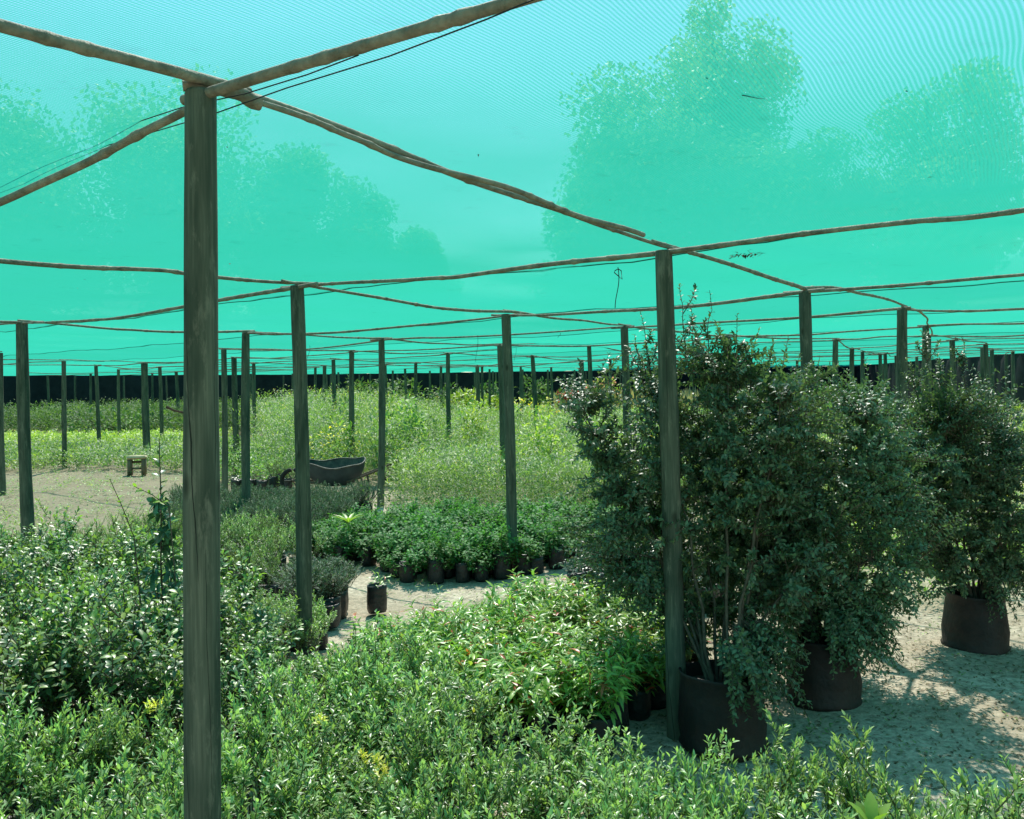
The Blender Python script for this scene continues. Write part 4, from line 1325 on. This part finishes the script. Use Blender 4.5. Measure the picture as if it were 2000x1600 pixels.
field('green_weeds', [(1.6, 7.3), (3.1, 6.4), (5.4, 7.5), (5.8, 9.0), (2.6, 9.6)], 90, .6, L_LIME, 'bright green weeds lit behind the dark shrub at right', 'weeds', 41, per=14, L=.05, Wd=.35)
field('right_weeds', [(8, 12), (14, 12), (16, 28), (9, 28)], 22, .8, L_WEED, 'green weeds along the right side wall', 'weeds', 42, per=14, L=.11, Wd=.3)
field('left_weeds', [(-10, 8), (-4.9, 7.4), (-5.2, 10.4), (-10, 10.6)], 60, .4, L_WEED, 'low weeds beyond the left edge of the sand', 'weeds', 43, per=12, L=.05, Wd=.35)
# fallen leaves, twigs and seedlings on the sand
rs = np.random.RandomState(77)
n = 16000
X = np.concatenate([rs.uniform(-9, 6, n // 2), rs.uniform(.2, 3.6, n - n // 2)]); Y = np.concatenate([rs.uniform(2.5, 20, n // 2), 2.6 + 3.8 * rs.rand(n - n // 2) ** 1.3])
a = rs.rand(n) * 6.28
V, Q = leaves(np.column_stack([X, Y, gz(X, Y) + .006]), np.column_stack([np.cos(a), np.sin(a), rs.uniform(-.1, .3, n)]), np.tile([0, 0, 1.], (n, 1)), rs.uniform(.012, .04, n), rs.uniform(.004, .016, n), .3, .3, SMALL)
props(link('leaf_litter', mesh('leaf_litter', V, Q, M_LITTER)), 'scattered dry leaves and bits lying on the sand', 'leaf litter', kind='stuff')
field('path_seedlings', [(-8, 11), (-3.4, 10.8), (-4.2, 18), (-10, 18)], 22, .10, L_WEED, 'tiny weeds sprinkled over the bare sand at left', 'weeds', 44, per=8, L=.04, Wd=.5, ang=70)
field('path_seedlings', [(-1.7, 7.4), (-.9, 6.9), (.4, 6.6), (.5, 7.6), (-.4, 7.2), (-1.2, 8.0)], 26, .07, L_WEED, 'small weeds growing on the sandy path at the front of the glossy bed', 'weeds', 46, per=9, L=.035, Wd=.35, ang=60)
field('path_seedlings', [(.9, 2.9), (2.9, 3.0), (2.9, 6.2), (1.0, 5.8)], 20, .03, L_WEED, 'tiny weeds sprouting from the sand around the drums', 'weeds', 45, per=6, L=.018, Wd=.5, ang=70)

# ------------------------------------------------------------------ far bushes, each its own thing


def bush(name, x, y, w, h, lm, label, seed, L=.12, n=900, group=None, extra=None, cat='bush'):
    rs = np.random.RandomState(seed)
    v = unit(rs.normal(0, 1, (n, 3))); r = rs.rand(n, 1) ** .35
    lump = (1 + .25 * np.sin(v[:, :1] * 5 + seed) * np.sin(v[:, 2:] * 6))
    c = np.array([0, 0, h * .55])
    P = c + v * r * lump * [w * .5, w * .4, h * .48]
    D = unit(v * .6 + rs.normal(0, .6, (n, 3)) + [0, 0, .2])
    V, Q = leaves(P, D, np.tile([0, 0, 1.], (n, 1)) + rs.normal(0, .3, (n, 3)), L * rs.uniform(.6, 1.3, n), L * .42, .3, .3, SMALL)
    root = empty(name, (x, y, 0))
    parts = [(V, Q, 0)]; mats = [lm]
    if extra:
        m = rs.rand(n) < .5
        V2, Q2 = leaves(P[m] * 1.03, D[m], np.tile([0, 0, 1.], (m.sum(), 1)), L * .8, L * .5, .1, .1, SMALL)
        parts.append((V2, Q2, 1)); mats.append(extra)
    V, Q, mi = join(parts)
    link('foliage', mesh('foliage', V, Q, mats, mi), root)
    st = [np.array([[0, 0, 0], [rs.normal(0, w * .1), 0, h * .3], [rs.normal(0, w * .25), rs.normal(0, w * .2), h * .75]]) for _ in range(5)]
    V, Q = tubes(st, [np.linspace(.012, .004, 3) * min(w, 2.5)] * 5, 5)
    link('stems', mesh('stems', V, Q, M_TWIG), root)
    props(root, label, cat, group)


def bush_px(px, py_top, y, w, lm, label, seed, **k):
    p = at_depth(px, py_top, y)
    bush('far_bush', p.x, p.y, w, p.z, lm, label, seed, **k)


bush_px(722, 745, 42, 3.2, L_DARK, 'dark leafy bush at the end wall, left of the post crossed by the barrow handles', 1, L=.28, n=700)
bush_px(775, 742, 44, 2.6, L_DARK, 'dark leafy bush at end wall, right of the handles post', 2, L=.28, n=600)
bush_px(868, 752, 46, 2.0, L_DARK, 'dark upright bush at the end wall beside the post in flowering weeds', 3, L=.25, n=450)
bush_px(908, 765, 42, 2.4, L_YEL, 'yellow green bush before the end wall, left of the pale post', 4, L=.24, n=700)
bush_px(955, 748, 46, 2.6, L_DARK, 'loose olive bush before end wall touching the pale post', 5, L=.25, n=500)
bush_px(962, 775, 40, 1.8, L_YEL, 'low golden bush just left of the pale post, far back', 6, L=.22, n=500)
bush_px(1048, 738, 50, 2.0, L_DARK, 'dark climbing bush on the end wall behind the leaning post', 7, L=.25, n=500)
bush_px(1118, 764, 42, 1.5, L_DARK, 'bush with red flowers left of the big shrub, far back', 8, L=.24, n=700, extra=L_REDF)
bush_px(1172, 742, 46, 2.2, L_YEL, 'bush with pale pink blossom just behind the big shrub', 9, L=.22, n=500, extra=L_PINK)
bush_px(590, 770, 34, 3.0, L_WEED, 'green weedy bush before the wall left of the post by the barrow', 10, L=.2, n=900)
bush_px(1710, 790, 24, 3.5, L_DARK, 'dark bush before the side wall, seen between the right-hand shrubs', 11, L=.16, n=1500)
bush_px(1640, 760, 22, 3.0, L_DARK, 'dark bush behind the top of the big potted shrub', 12, L=.16, n=1300)
bush_px(1880, 780, 20, 3.0, L_DARK, 'dark bush beyond the right edge shrub', 13, L=.16, n=1300)
bush_px(240, 800, 30, 4.0, L_DARK, 'dark bush among the far left bed', 14, L=.18, n=1300)
# two upright plants with big leaves near post
bush_px(455, 850, 16, .5, L_DARK, 'small climbing plant at foot of the post seen between the two left posts', 15, L=.07, n=300)

rs_ = np.random.RandomState(90)
kinds = [(L_WEED, 'leafy green clump rising out of the middle weeds', 'leafy clumps in the weeds'), (L_DARK, 'dark bushy clump among the middle weeds', 'dark clumps in the weeds'), (L_YEL, 'yellow green clump among the middle weeds', 'yellow clumps in the weeds')]
for k in range(40):
    y = rs_.uniform(13.5, 30); x = rs_.uniform(-.26, .17) * y
    if x < -1.4 and y < 15: continue
    lm_, lab_, grp_ = kinds[rs_.randint(3) if rs_.rand() < .6 else 0]
    bush('weed_clump', x, y, rs_.uniform(.5, 1.3), rs_.uniform(.8, 1.25) * (1 + .15 * (x < -1.5)), lm_, lab_, 300 + k, L=.055 + .003 * y, n=420, group=grp_, extra=L_YELF if k % 9 == 0 else None, cat='weed clump')
# ------------------------------------------------------------------ wheelbarrow
wb = at_depth(655, 905, 13.9)
wroot = empty('wheelbarrow', (wb.x, wb.y, 0), 0, 1.06)
n = 40
a = np.arange(n) * 2 * np.pi / n
A_, B_ = .43, .36


def rimz(a): return .455 + .045 * np.cos(2 * a - .6) * 0.6 + .035 * np.sin(a) + .012 * np.sin(5 * a)


layers = []
for (s, dz, o_) in ((1.0, 0, 0), (.97, -.10, 0), (.86, -.22, 0), (.62, -.30, 0), (.05, -.305, 0)):
    layers.append(np.column_stack([A_ * s * np.cos(a), B_ * s * np.sin(a), np.maximum(rimz(a) * (1 if dz == 0 else 1) + dz, .13)]))
outer = np.concatenate(layers)
i, j = np.meshgrid(np.arange(4), np.arange(n), indexing='ij'); j2 = (j + 1) % n
Q = np.stack([i * n + j, i * n + j2, (i + 1) * n + j2, (i + 1) * n + j], -1).reshape(-1, 4)
inner = outer * [.985, .985, 1] + [0, 0, .004]
link('tray', mesh('tray', outer, Q, M_BARROW_OUT), wroot)
link('tray_lining', mesh('tray_lining', inner, Q[:, ::-1], M_BARROW), wroot)
ringp = np.column_stack([A_ * np.cos(np.append(a, a[0])), B_ * np.sin(np.append(a, a[0])), rimz(np.append(a, a[0]))])
V, Q = tubes([ringp], [np.full(n + 1, .011)], 8)
link('rim', mesh('rim', V, Q, M_BARROW), wroot)
for s, hx, hz in ((-1, .93, .475), (1, .62, .40)):
    P = np.array([[-.62, s * .05, .2], [-.2, s * .18, .17], [.25, s * .25, .2], [.6, s * .27, .33], [hx, s * .28, hz]])
    V, Q = tubes([P], [np.full(5, .016)], 8)
    h_ = link('handle', mesh('handle', V, Q, M_TWIG), wroot)
    P = np.array([P[-1] + (P[-2] - P[-1]) * .3, P[-1] + (P[-1] - P[-2]) * .02])
    V, Q = tubes([P], [np.full(2, .021)], 8)
    link('grip', mesh('grip', V, Q, M_RUBBER), h_)
    V, Q = tubes([np.array([[.25, s * .25, .2], [.34, s * .26, 0], [.45, s * .26, 0], [.42, s * .26, .24]])], [np.full(4, .012)], 8)
    link('leg', mesh('leg', V, Q, M_BARROW_OUT), wroot)
aa = np.linspace(0, 2 * np.pi, 33)
V, Q = tubes([np.column_stack([-.62 + .16 * np.cos(aa), np.zeros(33), .195 + .16 * np.sin(aa)])], [np.full(33, .032)], 10)
w_ = link('wheel', mesh('wheel', V, Q, M_RUBBER), wroot)
V, Q = tubes([np.array([[-.62, -.06, .195], [-.62, .06, .195]])] + [np.array([[-.62, 0, .195], [-.62 + .14 * math.cos(t), 0, .195 + .14 * math.sin(t)]]) for t in np.arange(6) * 1.047], [np.full(2, .02)] + [np.full(2, .008)] * 6, 6)
link('hub', mesh('hub', V, Q, M_BARROW), w_)
props(wroot, 'old dark metal wheelbarrow parked behind the grey bushes, tray facing up', 'wheelbarrow')

# ------------------------------------------------------------------ stool
sx0, sy0 = at(268, 927, 0)
sroot = empty('stool', (sx0, sy0, 0), .25)


def bm_box(name, sx, sy, sz, loc, m, bevel=.01, taper=1.0, parent=None):
    import bmesh
    bm = bmesh.new()
    bmesh.ops.create_cube(bm, size=1)
    for v in bm.verts:
        k = taper if v.co.z > 0 else 1
        v.co = Vector((v.co.x * sx * k, v.co.y * sy * k, v.co.z * sz))
    bmesh.ops.bevel(bm, geom=bm.edges[:], offset=bevel, segments=3, affect='EDGES')
    bmesh.ops.translate(bm, verts=bm.verts, vec=loc)
    me = bpy.data.meshes.new(name); bm.to_mesh(me); bm.free(); me.materials.append(m)
    for p in me.polygons: p.use_smooth = True
    return link(name, me, parent)


bm_box('seat', .36, .27, .06, (0, 0, .335), M_STOOL, .022, 1.0, sroot)
for s in (-1, 1):
    bm_box('leg', .075, .24, .33, (s * .125, 0, .15), M_STOOLD, .012, .92, sroot)
bm_box('rung', .2, .05, .03, (0, -.05, .12), M_STOOLD, .008, 1, sroot)
bm_box('rung', .2, .05, .04, (0, .05, .24), M_STOOLD, .008, 1, sroot)
props(sroot, 'cream topped brown step stool on the sand at left', 'stool')

# ------------------------------------------------------------------ tall trees beyond the shade house, seen through the net


def tall_tree(x, y, h, w, seed, label, z_low=.1):
    rs = np.random.RandomState(seed)
    root = empty('tall_tree', (x, y, 0))
    nb = 56
    bl = []
    for q in range(nb):
        v = unit(rs.normal(0, 1, 3)); r = rs.rand() ** .6
        c = np.array([v[0] * r * w * .42, v[1] * r * w * .4, h * (z_low + (1 - z_low) * .5) + v[2] * r * h * (1 - z_low) * .40])
        bl.append((c, rs.uniform(.14, .25) * w))
    Ps = []
    for c, r in bl:
        n = 520
        Ps.append(c + unit(rs.normal(0, 1, (n, 3))) * (1.12 * r * (rs.rand(n, 1) ** .5)) * [1, 1, .8])
    P = np.concatenate(Ps); n = len(P)
    V, Q = leaves(P, rs.normal(0, 1, (n, 3)), rs.normal(0, 1, (n, 3)), rs.uniform(.22, .5, n), rs.uniform(.2, .35, n), .2, .2, SMALL)
    link('crown', mesh('crown', V, Q, L_FAR), root)
    pts = [np.array([[0, 0, -.2], [rs.normal(0, .2), 0, h * .2], [rs.normal(0, .4), 0, h * .45], [rs.normal(0, .5), 0, h * .8]])]
    rad = [np.array([.5, .42, .3, .08]) * h / 22]
    for c, r in bl:
        t = rs.uniform(.25, .7); s = np.array([0, 0, h * t * .8])
        pts.append(np.array([s, (s + c) / 2 + [0, 0, .4], c])); rad.append(np.array([.14, .09, .03]) * h / 22)
    V, Q = tubes(pts, rad, 7)
    link('trunk', mesh('trunk', V, Q, M_BARK), root)
    props(root, label, 'tree', 'tall trees seen through the net')


tall_tree(-22.5, 62, 24.5, 13, 1, 'tall tree dimly seen through the net, highest of the left group')
tall_tree(-31, 58, 22, 13, 2, 'tall tree seen through net at the left edge')
tall_tree(-16.2, 66, 21, 9, 3, 'tall tree through the net just right of the nearest post')
tall_tree(-11.4, 68, 17.8, 7.5, 4, 'rounded tree through the net above the post beside the wheelbarrow')
tall_tree(-7.0, 70, 14.2, 6, 5, 'lowest tree of the left group, its top seen through the net')
tall_tree(11, 64, 26, 15, 6, 'broad high tree dome seen through the net right of middle')
tall_tree(6.5, 68, 19.5, 9, 7, 'lower shoulder of the right tree group through the net')
tall_tree(19.5, 60, 20, 11, 8, 'tree through the net below the bright sky gap at upper right')
tall_tree(28.5, 60, 25, 12, 9, 'tall tree seen through net at the right edge')
tall_tree(17, 72, 36, 12, 10, 'tallest tree whose crown fills the top right of the net')
print('objects', len(bpy.data.objects), 'posts', len(NODES), 'poles', npole, 'boxes', len(PA))
